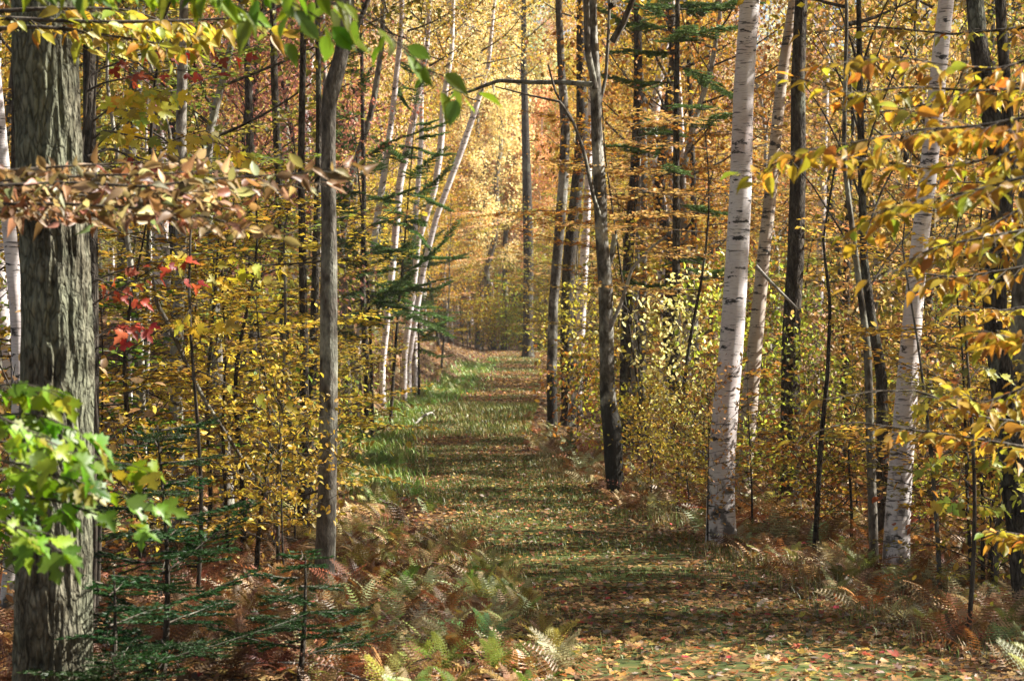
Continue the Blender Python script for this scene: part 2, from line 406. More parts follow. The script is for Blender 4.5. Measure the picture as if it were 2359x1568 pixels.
KIND = {}
KIND['tall'] = [build_tree(100 + i, [17, 19, 15, 18][i], [5.5, 6.5, 4.2, 7][i], 30, 3.4, .16, 12, 28, .115, 0, (.15, .7), .45) for i in range(4)]
KIND['far'] = [build_tree(150 + i, [18, 21, 16][i], [5, 6, 3][i], 32, 3.6, .16, 13, 56, .13, 0, (.15, .7), .45) for i in range(3)]
KIND['mid'] = [build_tree(200 + i, [9.5, 11, 8][i], [1.8, 2.8, 1.3][i], 34, 2.5, .075, 12, 20, .09, 0, (.05, .5), .35) for i in range(3)]
KIND['layer'] = [build_tree(300 + i, [6.5, 5, 7.5, 4][i], [.9, .6, 1.6, .5][i], 26, 2.2, .04, 13, 17, .088, 1, (-.05, .3), .1, tpl=RHOMB) for i in range(4)]
KIND['sapling'] = [build_tree(400 + i, [3.2, 2.4, 2.8][i], [.5, .35, .7][i], 15, 1.1, .018, 8, 10, .09, i % 2, (.1, .6), .1, tpl=OVAL, wander=.06) for i in range(3)]
KIND['shrub'] = [build_tree(500 + i, [1.1, .8, 1.3][i], [.1, .08, .15][i], 12, .75, .010, 6, 8, .075, i % 2, (.3, .9), .0, tpl=OVAL, wander=.04) for i in range(3)]

def needle_spray(gb, gn, P, r0, r, dens=1.0, side_l=.32, nl=.024, nw=.0022):
    """a conifer branch: axis P with side sprays in its plane and needles"""
    P, R = resample(P, np.linspace(r0, .0015, len(P)), max(6, int(len(P))))
    tube(gb, P, R, 4)
    seg = np.linalg.norm(np.diff(P, axis=0), axis=1); L = seg.sum(); D = np.r_[0, np.cumsum(seg)]
    n = max(4, int(L / .06 * dens))
    for k in range(n):
        t = (.12 + .88 * k / n) * L
        b = np.array([np.interp(t, D, P[:, i]) for i in range(3)])
        b2 = np.array([np.interp(min(L, t + .03), D, P[:, i]) for i in range(3)]); b1 = np.array([np.interp(max(0, t - .03), D, P[:, i]) for i in range(3)])
        d = unit(b2 - b1); sv = unit(np.cross(d, [0, 0, 1]))
        for s in (1, -1):
            l = side_l * L ** .5 * (1.05 - t / L) * r.uniform(.6, 1.15) + .04
            dv = unit(d * .75 + s * sv + r.normal(0, .1, 3) + [0, 0, -.12])
            tube(gb, np.array([b, b + dv * l * .5, b + dv * l + [0, 0, -.05 * l]]), np.array([.0025, .002, .001]), 3)
            m = max(3, int(l / .009 * dens)); u = np.repeat(np.linspace(.03, 1, m), 2); ss = np.tile([1., -1.], m)[:, None]
            base = b + dv * (u * l)[:, None]
            w = unit(np.cross(dv, [0, 0, 1]))
            U = dv * .7 + ss * w + r.normal(0, .25, (2 * m, 3)) + [0, 0, .12]
            U /= np.linalg.norm(U, axis=1)[:, None]
            W = np.cross(U, r.normal(0, 1, (2 * m, 3))); W /= np.linalg.norm(W, axis=1)[:, None]
            q = nl * r.uniform(.7, 1.2, (2 * m, 1))
            Vv = np.stack([base - W * nw, base + W * nw, base + U * q], 1).reshape(-1, 3)
            gn.add(Vv, np.arange(len(Vv)).reshape(-1, 3), np.repeat(r.random(2 * m), 1))

def build_conifer(seed, Ht, h0, nwh, Lmax, rad, dens=.7, keep=1.0, nl=.03, nw=.004):
    r = np.random.default_rng(seed); gt, gb, gn = Geo(), Geo(), Geo()
    z = np.linspace(-.3, Ht, 14); T = np.stack([.05 * np.sin(z * .7 + seed), .05 * np.sin(z * .6), z], 1)
    tube(gt, T, rad * (1 - .95 * (z + .3) / (Ht + .3)), 8)
    for i in range(nwh):
        f = i / nwh; zz = h0 + (Ht - h0) * f; L = Lmax * (1 - .88 * f) + .12
        for k in range(r.integers(3, 6)):
            if r.random() > keep: continue
            az = r.random() * 6.28
            P = limb_path([0, 0, zz + r.normal(0, .14)], az, r.uniform(-.45, .25) + .5 * f, L * r.uniform(.45, 1.25), r.uniform(-.1, .5), r, 7, .12)
            needle_spray(gb, gn, P, .012 * (1 - f) + .004, r, dens, .30, nl, nw)
    return [gt.mesh('trunk', M['dark'], True), gb.mesh('branchwork', M['twig'], True), gn.mesh('crown', M['needle'])]
KIND['conifer'] = [build_conifer(21, 9, 2.6, 22, 2.6, .05, .9, .48, .06, .011), build_conifer(22, 6, 1.5, 18, 2.2, .04, .9, .48, .055, .010)]

C = dict(gold=(.50, .355, .05), yellow=(.58, .43, .06), orange=(.50, .28, .05), rust=(.32, .16, .055), red=(.46, .10, .07), pink=(.70, .34, .20),
         olive=(.30, .27, .05), green=(.18, .27, .045), lime=(.50, .60, .07), tan=(.72, .52, .32), paleyellow=(.84, .73, .40), copper=(.46, .30, .11), spruce=(.055, .105, .03), sprucel=(.12, .19, .06))
CW = dict(gold='golden', yellow='yellow', orange='orange', rust='rust-brown', red='red', pink='pinkish red', olive='olive', green='green', lime='lime green',
          tan='tan', paleyellow='pale yellow', copper='copper', spruce='dark green', sprucel='green')
KNAME = dict(far=('forest_tree', 'tree', 'tall tree'), tall=('forest_tree', 'tree', 'tall tree'), mid=('forest_tree', 'tree', 'half-grown tree'), layer=('understory_tree', 'tree', 'small layered tree'),
             sapling=('sapling', 'sapling', 'thin sapling'), shrub=('shrub', 'shrub', 'low shrub'), conifer=('spruce_tree', 'spruce', 'spruce'))
BK = dict(grey='grey', dark='dark', pale='pale', birch='white', birch_tan='peeling tan')

def jc(c, r, s=.12):
    return tuple(np.clip(np.array(c) * (1 + r.normal(0, s, 3) * [1, .8, .6]) * (1 + r.normal(0, s)), .005, .92))

def zone(x, y):
    px = 1179 + x / (K * max(y, 1))
    if px > 2420 or px < -60: return 'outside the picture' 
    far = 'far back' if y > 100 else ('deep' if y > 55 else ('midway back' if y > 32 else 'close to the edge'))
    side = ('left of the bent trunk' if px < 700 else 'left of the path' if x < pcx(y) and px < 1150 else
            'around the path end' if px < 1280 else 'between path and biggest birch' if px < 1680 else
            'between the two big birches' if px < 2080 else 'right of the second big birch')
    return far + ' ' + side
def plant(kind, var, x, y, rot, sc, col, bk, label=None, group=None, loc_z=None, name=None):
    nm, cat, word = KNAME[kind]
    z = float(H(x, y)) if loc_z is None else loc_z
    zn = zone(x, y)
    if label is None:
        if zn.startswith('outside'): label = f'{CW[col]} {word} standing beside the path out of the picture'
        elif kind == 'conifer': label = f'green {word} {zn}'
        else: label = f'{CW[col]}-leaved {word} {zn}'
        group = label.replace('-leaved', '')
    t = thing(name or nm, label, cat, (x, y, z), group, rot, sc)
    me = KIND[kind][var]
    t.rotation_euler = (RNG.normal(0, .035), RNG.normal(0, .035), rot)
    for nme, m in zip(('trunk', 'branchwork', 'crown'), me):
        if nme == 'branchwork' and (y > 85): continue
        o = link(nme, m, t)
        if nme == 'crown': o.color = (*jc(C[col], RNG), 1)
        elif nme == 'trunk' and kind != 'conifer':
            o.material_slots[0].link = 'OBJECT'; o.material_slots[0].material = M[bk]
    return t

# ------------------------------------------------------------------ hero trunks
def hero(name, label, cat, pts, d, mat, wscale=1.0, top=12.0, sides=16, crown=None, ccol='gold', group=None, disp=None, n=60, bow=0.0, ch=None, base_flare=1.7, parent=None):
    """pts: (px, py, width px) bottom to top, in picture units at distance d"""
    P = [at(a, b, d) + np.array([0, bow * math.sin(i * 1.3), 0]) for i, (a, b, _) in enumerate(pts)]
    R = [.5 * w_ * K * d * wscale for _, _, w_ in pts]
    gx, gy = P[0][0], P[0][1]; gz = float(H(gx, gy))
    if parent is None:
        if P[0][2] > gz - .05:
            P.insert(0, np.array([gx, gy, gz - .15])); R.insert(0, R[0] * base_flare)
            if P[1][2] - gz > .35: P.insert(1, np.array([gx, gy, gz + .18])); R.insert(1, R[1] * 1.16)
        dirv = unit(P[-1] - P[-2]); dirv = unit(dirv + [0, 0, 1.2])
        last = P[-1].copy(); hh = top + gz - last[2]
        if hh > .5:
            for f in (.35, .7, 1.0):
                P.append(last + dirv * hh * f + np.array([.08 * math.sin(f * 5 + gx), 0, 0])); R.append(R[len(R) - 1] * (.75 if f < 1 else .3))
    Q, RR = resample(P, R, n)
    g = Geo(); tube(g, Q, RR, sides, disp)
    if parent is not None:
        ori = np.array(parent.location)
        return link(name, g.mesh(name, M[mat], True, ori), parent)
    base = np.array([gx, gy, gz])
    t = thing(name, label, cat, base, group)
    link('trunk', g.mesh('trunk', M[mat], True, base), t)
    if crown is not None:
        k, v = crown; km = KIND[k][v]
        zt = P[-1][2] - gz; cb = {('tall', 0): 5.5, ('tall', 1): 6.5, ('tall', 2): 4.2, ('tall', 3): 7, ('mid', 0): 1.8, ('mid', 1): 2.8, ('mid', 2): 1.3}[(k, v)]
        tip = np.array(P[-1]) - base
        z0 = (ch if ch is not None else 5.2); sc = 1.0
        # crown rides on the upper trunk
        q = Q[np.argmin(np.abs(Q[:, 2] - gz - z0))] - base
        off = (q[0], q[1], z0 - cb)
        rz = random.random() * 6.28
        link('branchwork', km[1], t, off, None, rz); link('crown', km[2], t, off, jc(C[ccol], RNG), rz)
    return t
def branch(t, pts, d, w0, w1, mat='twig', name='branch', dy=0.0):
    P = [at(a, b, d + dy * i / max(1, len(pts) - 1)) for i, (a, b) in enumerate(pts)]
    Q, R = resample(P, np.linspace(w0, w1, len(P)) * .5 * K * d, max(8, len(P) * 4))
    g = Geo(); tube(g, Q, R, 6)
    ori = np.array(t.location)
    return link(name, g.mesh(name, M[mat], True, ori), t)

def bark_disp(amp, rs, zs, seed=0):
    def f(P, D, a, rr):
        ca = np.cos(a)[None] * rs; sa = np.sin(a)[None] * rs; z = P[:, 2][:, None] * zs
        n1 = vnoise(ca + 20 + seed, sa + 20, z) ; n2 = vnoise(ca * 2.3 + 50, sa * 2.3 + 50, z * 2.1)
        rid = 1 - np.abs(2 * n1 - 1) * 1.6
        low = vnoise(np.cos(a)[None] * 1.2 + 9, np.sin(a)[None] * 1.2 + 9, P[:, 2][:, None] * .7)
        return rr + amp * (rid - .5) + amp * .6 * (n2 - .5) + amp * 1.6 * (low - .5)
    return f

oak = hero('oak_tree', 'thick furrowed grey-brown tree trunk at the left, close to the camera', 'tree',
     [(121, 1600, 176), (123, 1400, 170), (127, 1100, 160), (133, 850, 157), (128, 600, 154), (116, 400, 150), (107, 200, 150), (101, 0, 152)], 9.5, 'oak', top=7.5, sides=200, n=760,
     crown=('tall', 0), ccol='olive', disp=bark_disp(.013, 7, 5.5), ch=5.5)
hero('maple_tree', 'dark slim trunk just right of the thick left trunk', 'tree', [(212, 1300, 34), (212, 700, 32), (206, 300, 30), (205, 0, 28)], 14, 'dark', top=12, crown=('mid', 1), ccol='red', ch=5)
hero('birch_tree', 'white birch at the left edge, half hidden behind the thick trunk', 'birch', [(14, 1480, 44), (30, 1250, 40), (44, 1000, 36), (46, 780, 33), (18, 500, 32), (-10, 200, 30), (-30, 0, 28)], 15, 'birch', top=14, crown=('tall', 2), ccol='yellow', ch=5)
hero('maple_tree', 'dark trunk behind the white birch at the left edge', 'tree', [(38, 1420, 30), (40, 1000, 28), (36, 600, 26), (40, 0, 22)], 17.5, 'dark', top=12, crown=('mid', 0), ccol='copper', ch=4.4)
hero('grey_maple', 'straight slender pale grey trunk between the thick left trunk and the bent trunk', 'tree',
     [(412, 1210, 30), (408, 1000, 30), (404, 850, 29), (412, 700, 27), (418, 620, 24), (415, 450, 25), (417, 300, 25), (420, 150, 24), (424, 0, 20)], 21, 'pale', top=12, crown=('mid', 1), ccol='yellow', ch=5)
hero('thin_birch', 'thin pale leaning pole left of the straight pale grey trunk', 'birch', [(332, 1130, 16), (328, 900, 15), (322, 740, 14), (300, 600, 13), (284, 480, 12), (270, 350, 10)], 22, 'pale', top=6, sides=8)
bent = hero('bent_maple', 'bent grey trunk with a kink near the top, beside the left verge of the path', 'tree',
     [(746, 1345, 50), (750, 1250, 46), (753, 1150, 43), (756, 1000, 42), (757, 850, 41), (757, 700, 40), (758, 560, 37), (756, 430, 35), (757, 300, 34), (756, 230, 36), (766, 195, 40), (782, 150, 36), (793, 90, 33), (800, 20, 32), (806, -80, 30)],
     17, 'grey', top=13, crown=('tall', 0), ccol='gold', ch=4.6, sides=28, n=160, disp=bark_disp(.003, 4, 1.5))
branch(bent, [(775, 175), (800, 120), (840, 20), (870, -60)], 17, 14, 10)
branch(bent, [(757, 600), (700, 606), (600, 612)], 17, 7, 3); branch(bent, [(750, 1125), (700, 1140), (660, 1155)], 17, 8, 3)
hero('maple_tree', 'thin dark trunk a step left of the bent trunk', 'tree', [(698, 1240, 24), (701, 1000, 22), (700, 800, 20), (697, 600, 18), (693, 380, 16), (700, 0, 14)], 21, 'dark', top=10, crown=('mid', 2), ccol='gold', ch=5)
hero('maple_tree', 'thin dark pole leaning beside the left of the bent trunk', 'tree', [(712, 1170, 18), (718, 900, 20), (728, 600, 18), (735, 300, 14)], 24, 'dark', top=9)
hero('red_maple', 'dark trunk under the red foliage, upper left', 'tree', [(660, 980, 22), (650, 600, 20), (642, 400, 20), (632, 200, 17), (628, 0, 15)], 30, 'dark', top=13, crown=('tall', 1), ccol='red', ch=6)
hero('red_maple', 'second dark trunk under the red foliage, further left', 'tree', [(585, 960, 20), (580, 600, 19), (574, 250, 18), (568, 90, 15), (560, 0, 14)], 34, 'dark', top=13, crown=('tall', 2), ccol='pink', ch=7)
# leaning birches left of the path
lean = 'leaning white birches left of the path'
for i, (lab, pts, d, mt) in enumerate([
    ('white birch leaning right, leftmost of the leaning birches', [(800, 905, 16), (850, 660, 15), (866, 520, 15), (885, 400, 15), (905, 250, 13), (925, 60, 12)], 44, 'birch'),
    ('white birch leaning right, second of the leaning birches', [(880, 850, 14), (905, 600, 16), (922, 410, 17), (943, 320, 17), (960, 240, 14), (985, 100, 11)], 48, 'birch'),
    ('slim white birch, third and most upright of the leaning birches', [(930, 830, 14), (955, 640, 14), (962, 560, 14), (1000, 440, 14), (1014, 350, 15), (1022, 230, 15), (1040, 120, 11)], 52, 'birch'),
    ('white birch leaning furthest right over the path, last of the leaning birches', [(940, 835, 14), (975, 620, 13), (1005, 500, 13), (1035, 420, 14), (1065, 340, 15), (1100, 235, 13), (1125, 150, 10)], 55, 'birch'),
    ('grey trunk leaning right behind the bent trunk', [(800, 890, 20), (790, 700, 17), (786, 560, 16), (805, 420, 16), (830, 340, 15), (858, 250, 14), (880, 100, 12)], 42, 'grey'),
    ('short pale trunk leaning left on the bank, beside the sunlit slope', [(822, 880, 22), (812, 800, 21), (800, 715, 20), (785, 620, 18), (772, 500, 15)], 40, 'pale'),
    ('dark slim trunk on the bank, right of the pale leaning trunk', [(845, 872, 14), (840, 780, 14), (835, 650, 13), (838, 450, 11)], 40, 'dark'),
    ('pale slim trunk standing behind the spruce left of the path', [(955, 780, 12), (952, 640, 12), (958, 480, 13), (970, 330, 11)], 58, 'birch')]):
    hero('birch_tree' if mt == 'birch' else 'maple_tree', lab, 'birch' if mt == 'birch' else 'tree', pts, d, mt, top=13, sides=10, crown=('mid', i % 3) if i != 6 else None, ccol=['gold', 'yellow', 'paleyellow', 'yellow', 'gold', 'copper', 'gold', 'orange'][i], ch=7.5,
         group=lean if mt == 'birch' else None, n=40)
# cluster right of the path
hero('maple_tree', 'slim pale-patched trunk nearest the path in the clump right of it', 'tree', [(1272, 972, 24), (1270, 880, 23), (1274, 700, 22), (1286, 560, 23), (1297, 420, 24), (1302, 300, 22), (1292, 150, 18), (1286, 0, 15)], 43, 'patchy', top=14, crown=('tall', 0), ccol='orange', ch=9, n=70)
hero('maple_tree', 'dark trunk in the clump right of the path', 'tree', [(1308, 950, 30), (1304, 800, 30), (1310, 600, 30), (1330, 420, 28), (1340, 300, 26), (1338, 100, 22)], 45, 'dark', top=14, crown=('tall', 1), ccol='gold', ch=9, n=70)
hero('birch_tree', 'bright white birch behind the dark trunk of the clump right of the path', 'birch', [(1330, 930, 18), (1338, 740, 21), (1345, 600, 20), (1352, 480, 17), (1358, 300, 14), (1362, 150, 12)], 48, 'birch', top=12, crown=('mid', 2), ccol='gold', ch=8)
hero('maple_tree', 'brown trunk standing where the path ends', 'tree', [(1216, 795, 24), (1217, 600, 23), (1214, 450, 22), (1210, 300, 18), (1206, 150, 14)], 98, 'dark', top=24, crown=('tall', 3), ccol='orange', ch=12)
fork = hero('forked_maple', 'dark knobbly trunk with pale lichen and painted sunlit patches, right of the path, carrying a long level limb', 'tree',
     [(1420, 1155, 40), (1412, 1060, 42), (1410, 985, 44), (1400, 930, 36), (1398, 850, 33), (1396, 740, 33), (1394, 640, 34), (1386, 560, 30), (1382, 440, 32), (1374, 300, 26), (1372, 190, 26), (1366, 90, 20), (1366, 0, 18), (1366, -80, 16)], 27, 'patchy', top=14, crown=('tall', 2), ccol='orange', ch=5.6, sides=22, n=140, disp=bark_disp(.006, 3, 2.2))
branch(fork, [(1371, 205), (1353, 120), (1350, 0), (1348, -80)], 26.8, 16, 13, 'grey')
branch(fork, [(1362, 195), (1300, 190), (1220, 190), (1150, 186), (1110, 200), (1080, 212), (1040, 214)], 26.5, 13, 6, 'grey', dy=2)
branch(fork, [(1382, 500), (1368, 460), (1345, 350), (1318, 275), (1280, 215), (1262, 150)], 26.6, 11, 4, 'grey')
branch(fork, [(1318, 280), (1290, 235), (1220, 220), (1140, 200)], 26.4, 8, 3)
branch(fork, [(1376, 260), (1395, 180), (1402, 60), (1405, -60)], 27.2, 9, 6, 'grey')
branch(fork, [(1396, 620), (1410, 585), (1416, 540)], 27.2, 16, 12, 'grey')
hero('maple_tree', 'grey-brown trunk behind the dark knobbly trunk', 'tree', [(1438, 1085, 30), (1440, 900, 28), (1442, 750, 26), (1448, 560, 24), (1462, 400, 22), (1470, 200, 20), (1468, 0, 17)], 33, 'dark', top=14, crown=('tall', 3), ccol='gold', ch=8)
hero('maple_tree', 'thin pale pole right of the dark knobbly trunk', 'tree', [(1455, 1080, 12), (1460, 900, 12), (1464, 700, 12), (1472, 450, 10)], 34, 'pale', top=9, sides=8)
hero('maple_tree', 'dark trunk high behind the spruce branches, left of the spruce', 'tree', [(1478, 900, 20), (1480, 600, 20), (1481, 380, 21), (1478, 220, 19), (1462, 90, 16), (1455, 0, 14)], 38, 'grey', top=14, crown=('tall', 0), ccol='orange', ch=8.5)
spr = hero('spruce_tree', 'slim dark spruce trunk left of the biggest birch, with flat green branches', 'spruce', [(1562, 1130, 24), (1560, 1000, 22), (1556, 800, 20), (1557, 600, 18), (1557, 400, 16), (1558, 190, 13), (1560, 60, 11), (1562, -60, 9)], 30, 'dark', top=9, sides=10)
hero('birch_tree', 'pale slim trunk just right of the slim dark spruce trunk', 'birch', [(1592, 1010, 16), (1586, 850, 17), (1580, 700, 16), (1574, 500, 13), (1570, 300, 11)], 36, 'birch', top=10, crown=('mid', 0), ccol='orange', ch=7)
hero('maple_tree', 'dark trunk right of the pale slim trunk, left of the biggest birch', 'tree', [(1604, 1030, 16), (1602, 850, 16), (1600, 640, 15), (1596, 400, 13)], 37, 'dark', top=12, crown=('mid', 1), ccol='gold', ch=7)
bigb = hero('birch_tree', 'biggest white birch, right of the path with ferns at its foot', 'birch',
     [(1662, 1262, 76), (1660, 1200, 68), (1660, 1100, 62), (1666, 1000, 60), (1676, 880, 57), (1684, 800, 55), (1692, 680, 54), (1698, 580, 53), (1705, 450, 51), (1708, 350, 49), (1712, 220, 47), (1718, 120, 46), (1726, 20, 45), (1734, -80, 43)], 21, 'birch', top=15, crown=('tall', 0), ccol='gold', ch=5.4, sides=28, n=160, disp=bark_disp(.0035, 2.2, 1.8))
hero('yellow_birch', 'leaning tan-and-white birch behind the biggest birch', 'birch',
     [(1706, 1190, 42), (1716, 1050, 40), (1726, 930, 38), (1738, 800, 34), (1748, 700, 32), (1757, 600, 30), (1772, 470, 29), (1784, 350, 27), (1795, 230, 26), (1806, 140, 25), (1820, 50, 22), (1832, -40, 20)], 26, 'birch_tan', top=14, crown=('tall', 1), ccol='yellow', ch=6.5, n=90, disp=bark_disp(.003, 2.5, 1.8))
branch(bigb, [(1740, 612), (1775, 650), (1815, 690), (1838, 712)], 22.5, 9, 4, 'pale')
hero('maple_tree', 'very dark straight trunk between the two big birches', 'tree', [(1821, 1165, 54), (1820, 1050, 46), (1820, 900, 44), (1822, 750, 42), (1832, 600, 40), (1838, 400, 37), (1838, 200, 34), (1842, 60, 30), (1846, 0, 28)], 25, 'dark', top=15, crown=('tall', 2), ccol='orange', ch=6, disp=bark_disp(.004, 4, 2))
hero('birch_tree', 'short bright piece of birch trunk right of the very dark trunk', 'birch', [(1872, 1020, 24), (1874, 900, 24), (1880, 780, 22), (1890, 600, 20), (1898, 300, 17)], 38, 'birch', top=13, crown=('mid', 0), ccol='gold', ch=8)
fan = hero('maple_tree', 'slender dark maple with branches fanning upward between the two big birches', 'tree', [(2028, 1290, 30), (2030, 1150, 30), (2032, 1000, 28), (2030, 860, 26), (2008, 740, 22), (1990, 600, 19), (1984, 400, 17), (1980, 200, 15), (1978, 60, 12), (1976, -60, 10)], 20, 'dark', top=11, crown=('mid', 0), ccol='gold', ch=4.8)
for sgn, yb, L, sp in [(1, 560, 330, 170), (-1, 470, 300, 150), (1, 380, 300, 120), (-1, 330, 260, 110), (1, 250, 250, 90), (-1, 200, 240, 80), (1, 150, 200, 90), (-1, 640, 300, 190), (1, 690, 240, 200)]:
    branch(fan, [(1986, yb), (1986 + sgn * sp * .25, yb - L * .35), (1986 + sgn * sp * .62, yb - L * .72), (1986 + sgn * sp, yb - L)], 20, 6, 2.5, dy=random.uniform(-1, 1))
hero('maple_tree', 'lichen-spotted slim trunk touching the left side of the second big birch', 'tree', [(2014, 1310, 22), (2010, 1200, 22), (2004, 1000, 20), (1998, 800, 18), (1984, 700, 15)], 18.9, 'grey', top=6)
hero('birch_tree', 'second big white birch, standing nearest the camera on the right', 'birch',
     [(2063, 1325, 66), (2066, 1220, 59), (2072, 1100, 56), (2082, 980, 53), (2090, 880, 50), (2098, 780, 46), (2108, 660, 43), (2120, 540, 40), (2134, 430, 40), (2146, 320, 40), (2156, 220, 39), (2168, 100, 37), (2178, 10, 36), (2188, -80, 34)], 18.3, 'birch', top=14, crown=('tall', 3), ccol='yellow', ch=8, sides=26, n=150, disp=bark_disp(.003, 2.2, 1.8))
dark = hero('maple_tree', 'massive dark crooked trunk at the right edge', 'tree', [(2368, 1400, 66), (2352, 1250, 60), (2338, 1150, 58), (2322, 1000, 56), (2304, 850, 54), (2290, 740, 54), (2290, 620, 52), (2308, 500, 50), (2310, 400, 50), (2286, 280, 46), (2262, 170, 44), (2248, 40, 42), (2240, -60, 40)], 14.5, 'dark', top=13, crown=('tall', 2), ccol='olive', ch=4.8, sides=26, n=170, disp=bark_disp(.006, 4, 2.2))
branch(dark, [(2306, 520), (2330, 380), (2318, 230), (2306, 60), (2300, -60)], 14.7, 30, 24, 'dark')
branch(dark, [(2300, 640), (2335, 520), (2380, 440)], 14.4, 26, 18, 'dark')
hero('maple_tree', 'rough trunk leaving the picture beside the massive dark trunk', 'tree', [(2352, 1480, 40), (2352, 1200, 46), (2350, 900, 48), (2350, 700, 46), (2362, 500, 44), (2380, 300, 40)], 17, 'grey', top=12)
hero('birch_tree', 'far pale birch between the second big birch and the massive dark trunk', 'birch', [(2190, 1080, 24), (2196, 860, 25), (2204, 700, 26), (2215, 400, 22), (2222, 100, 18)], 34, 'birch_tan', top=13, crown=('mid', 2), ccol='yellow', ch=7)
hero('birch_tree', 'pale birch strip seen right beside the second big birch', 'birch', [(2134, 1180, 18), (2138, 950, 18), (2140, 700, 16), (2150, 400, 14)], 32, 'birch', top=11, crown=('mid', 1), ccol='gold', ch=7)
# thin poles
for lab, pts, d, mt in [
    ('thin dark pole leaning right between the two big birches', [(1878, 1240, 13), (1890, 1020, 12), (1906, 860, 10), (1912, 700, 8)], 20, 'dark'),
    ('thin pole with a pale foot right of the second big birch', [(2165, 1370, 11), (2160, 1250, 11), (2146, 1060, 9), (2128, 900, 7), (2112, 780, 5)], 16.5, 'grey'),
    ('thin dark upright pole left of the massive dark trunk', [(2236, 1340, 9), (2228, 1150, 8), (2222, 950, 7), (2216, 800, 5)], 16.8, 'dark'),
    ('thin mossy pole left of the massive dark trunk foot', [(2288, 1420, 12), (2300, 1220, 11), (2310, 1050, 10), (2316, 900, 8)], 16, 'grey'),
    ('thin bare pole in the left undergrowth', [(632, 1260, 11), (640, 1100, 9), (652, 900, 8), (658, 700, 6)], 19, 'grey'),
    ('thin whip standing in the dark left undergrowth', [(525, 1300, 9), (520, 1150, 8), (512, 980, 7), (520, 820, 5)], 19, 'dark'),
    ('thin pole left of the grey-brown trunk right of the path', [(1505, 1090, 7), (1500, 1030, 7), (1480, 960, 6)], 29, 'dark'),
    ('dark pole deep behind the very dark trunk', [(1942, 1130, 22), (1944, 900, 20), (1950, 650, 18)], 30, 'dark'),
    ('thin white pole left of the second dark clump', [(1532, 980, 8), (1536, 850, 8), (1540, 700, 7)], 44, 'pale'),
    ('thin white pole in the dark gap beside the thick left trunk', [(305, 1060, 9), (303, 980, 8), (300, 850, 8)], 27, 'birch'),
    ('short white pole beside another in the dark gap at left', [(338, 1040, 12), (336, 960, 11), (340, 850, 9)], 30, 'birch')]:
    hero('pole_tree', lab, 'sapling', pts, d, mt, top=(6 if d > 25 else 4), sides=7, n=24)
# curved dead stems in the left undergrowth
ds = hero('dead_sapling', 'curved bare grey stem arching in the left undergrowth', 'dead stem', [(640, 1180, 8), (560, 1060, 8), (470, 920, 9), (430, 840, 9), (395, 760, 11), (362, 700, 10), (352, 640, 7)], 18, 'grey', top=2.0, sides=8, n=40)
branch(fork, [(1400, 765), (1430, 700), (1455, 620), (1500, 570), (1535, 545)], 26.7, 10, 5, 'pale')

# ------------------------------------------------------------------ background and fill trees
placed = []
def ok(x, y, rr):
    for a, b, c in placed:
        if (a - x) ** 2 + (b - y) ** 2 < (max(rr, c)) ** 2: return False
    return True
def mind(px):      # nearest distance allowed for fill trees, by picture column
    return np.interp(px, [-300, 0, 150, 240, 420, 700, 760, 800, 1040, 1240, 1300, 1400, 1500, 1640, 1700, 1850, 2060, 2130, 2358, 2700],
                         [14, 17, 18, 20, 23, 26, 32, 58, 60, 62, 48, 33, 32, 31, 31, 28, 27, 23, 18, 13])
_tan = math.tan(SUN_AZ); _coz = 1 / math.tan(SUN_EL)
LIT = [(8.2, .4), (10.7, .4), (15.9, 1.0), (22.4, .5), (28.8, .8), (46.5, 3.2), (62, 2), (80, 3), (100, 5), (116, 9)]
def blocks(x, y, crad):
    if x < 3.5 and y > 105: return False
    # does this crown shade one of the sunlit bands of the path?
    if x < pcx(y): return False
    yc = y - (x - pcx(y)) / _tan
    if (x - pcx(y)) > 19: return False
    return any(abs(yc - b) < h + crad * .62 for b, h in LIT)
def scatter(kind, n, ylo, yhi, rr, cols, bks, seed, pmin=-200, pmax=2560, crad=1.5, corr=1.6, scl=(.8, 1.2), dscale=1.0, left=None):
    r = np.random.default_rng(seed); cnt = 0; tries = 0; nv = len(KIND[kind])
    while cnt < n and tries < n * 60:
        tries += 1
        y = math.sqrt(r.uniform(ylo ** 2, yhi ** 2)); px = r.uniform(pmin, pmax); x = (px - 1179) * K * y
        if y < mind(px) * dscale: continue
        if abs(x - pcx(y)) < corr + crad * .55 and y < 112: continue
        # keep the sight line down the path open
        if y < 112 and kind in ('mid', 'layer', 'tall') and abs(x - (1150 - 1179) * K * y) < crad * .5 + .5: continue
        if kind in ('tall', 'mid', 'far') and blocks(x, y, crad): continue
        if not ok(x, y, rr): continue
        placed.append((x, y, rr)); cnt += 1
        red = 420 < px < 760 and y > 25
        cc = cols
        if red and kind in ('tall', 'mid') and r.random() < .45: cc = ['red', 'pink', 'pink', 'orange']
        if px > 1250 and r.random() < .3: cc = ['orange', 'gold', 'copper']
        plant(kind, int(r.integers(nv)), x, y, r.random() * 6.28, r.uniform(*scl), cc[int(r.integers(len(cc)))], bks[int(r.integers(len(bks)))])
G = ['gold', 'gold', 'yellow', 'orange', 'copper', 'paleyellow', 'yellow', 'tan']
scatter('tall', 60, 26, 105, 2.6, G + ['yellow'], ['grey', 'dark', 'dark', 'pale', 'birch'], 1, crad=2.6, corr=2.0, scl=(.8, 1.1))
scatter('far', 60, 108, 175, 2.6, ['paleyellow', 'tan', 'pink', 'gold', 'paleyellow', 'orange', 'paleyellow'], ['grey', 'birch'], 12, pmin=900, pmax=1400, crad=2, corr=0, scl=(.9, 1.25))
scatter('far', 90, 106, 175, 3.0, G + ['yellow', 'paleyellow', 'paleyellow', 'yellow', 'pink'], ['grey', 'dark', 'birch'], 2, crad=2.5, corr=0, scl=(.9, 1.3))
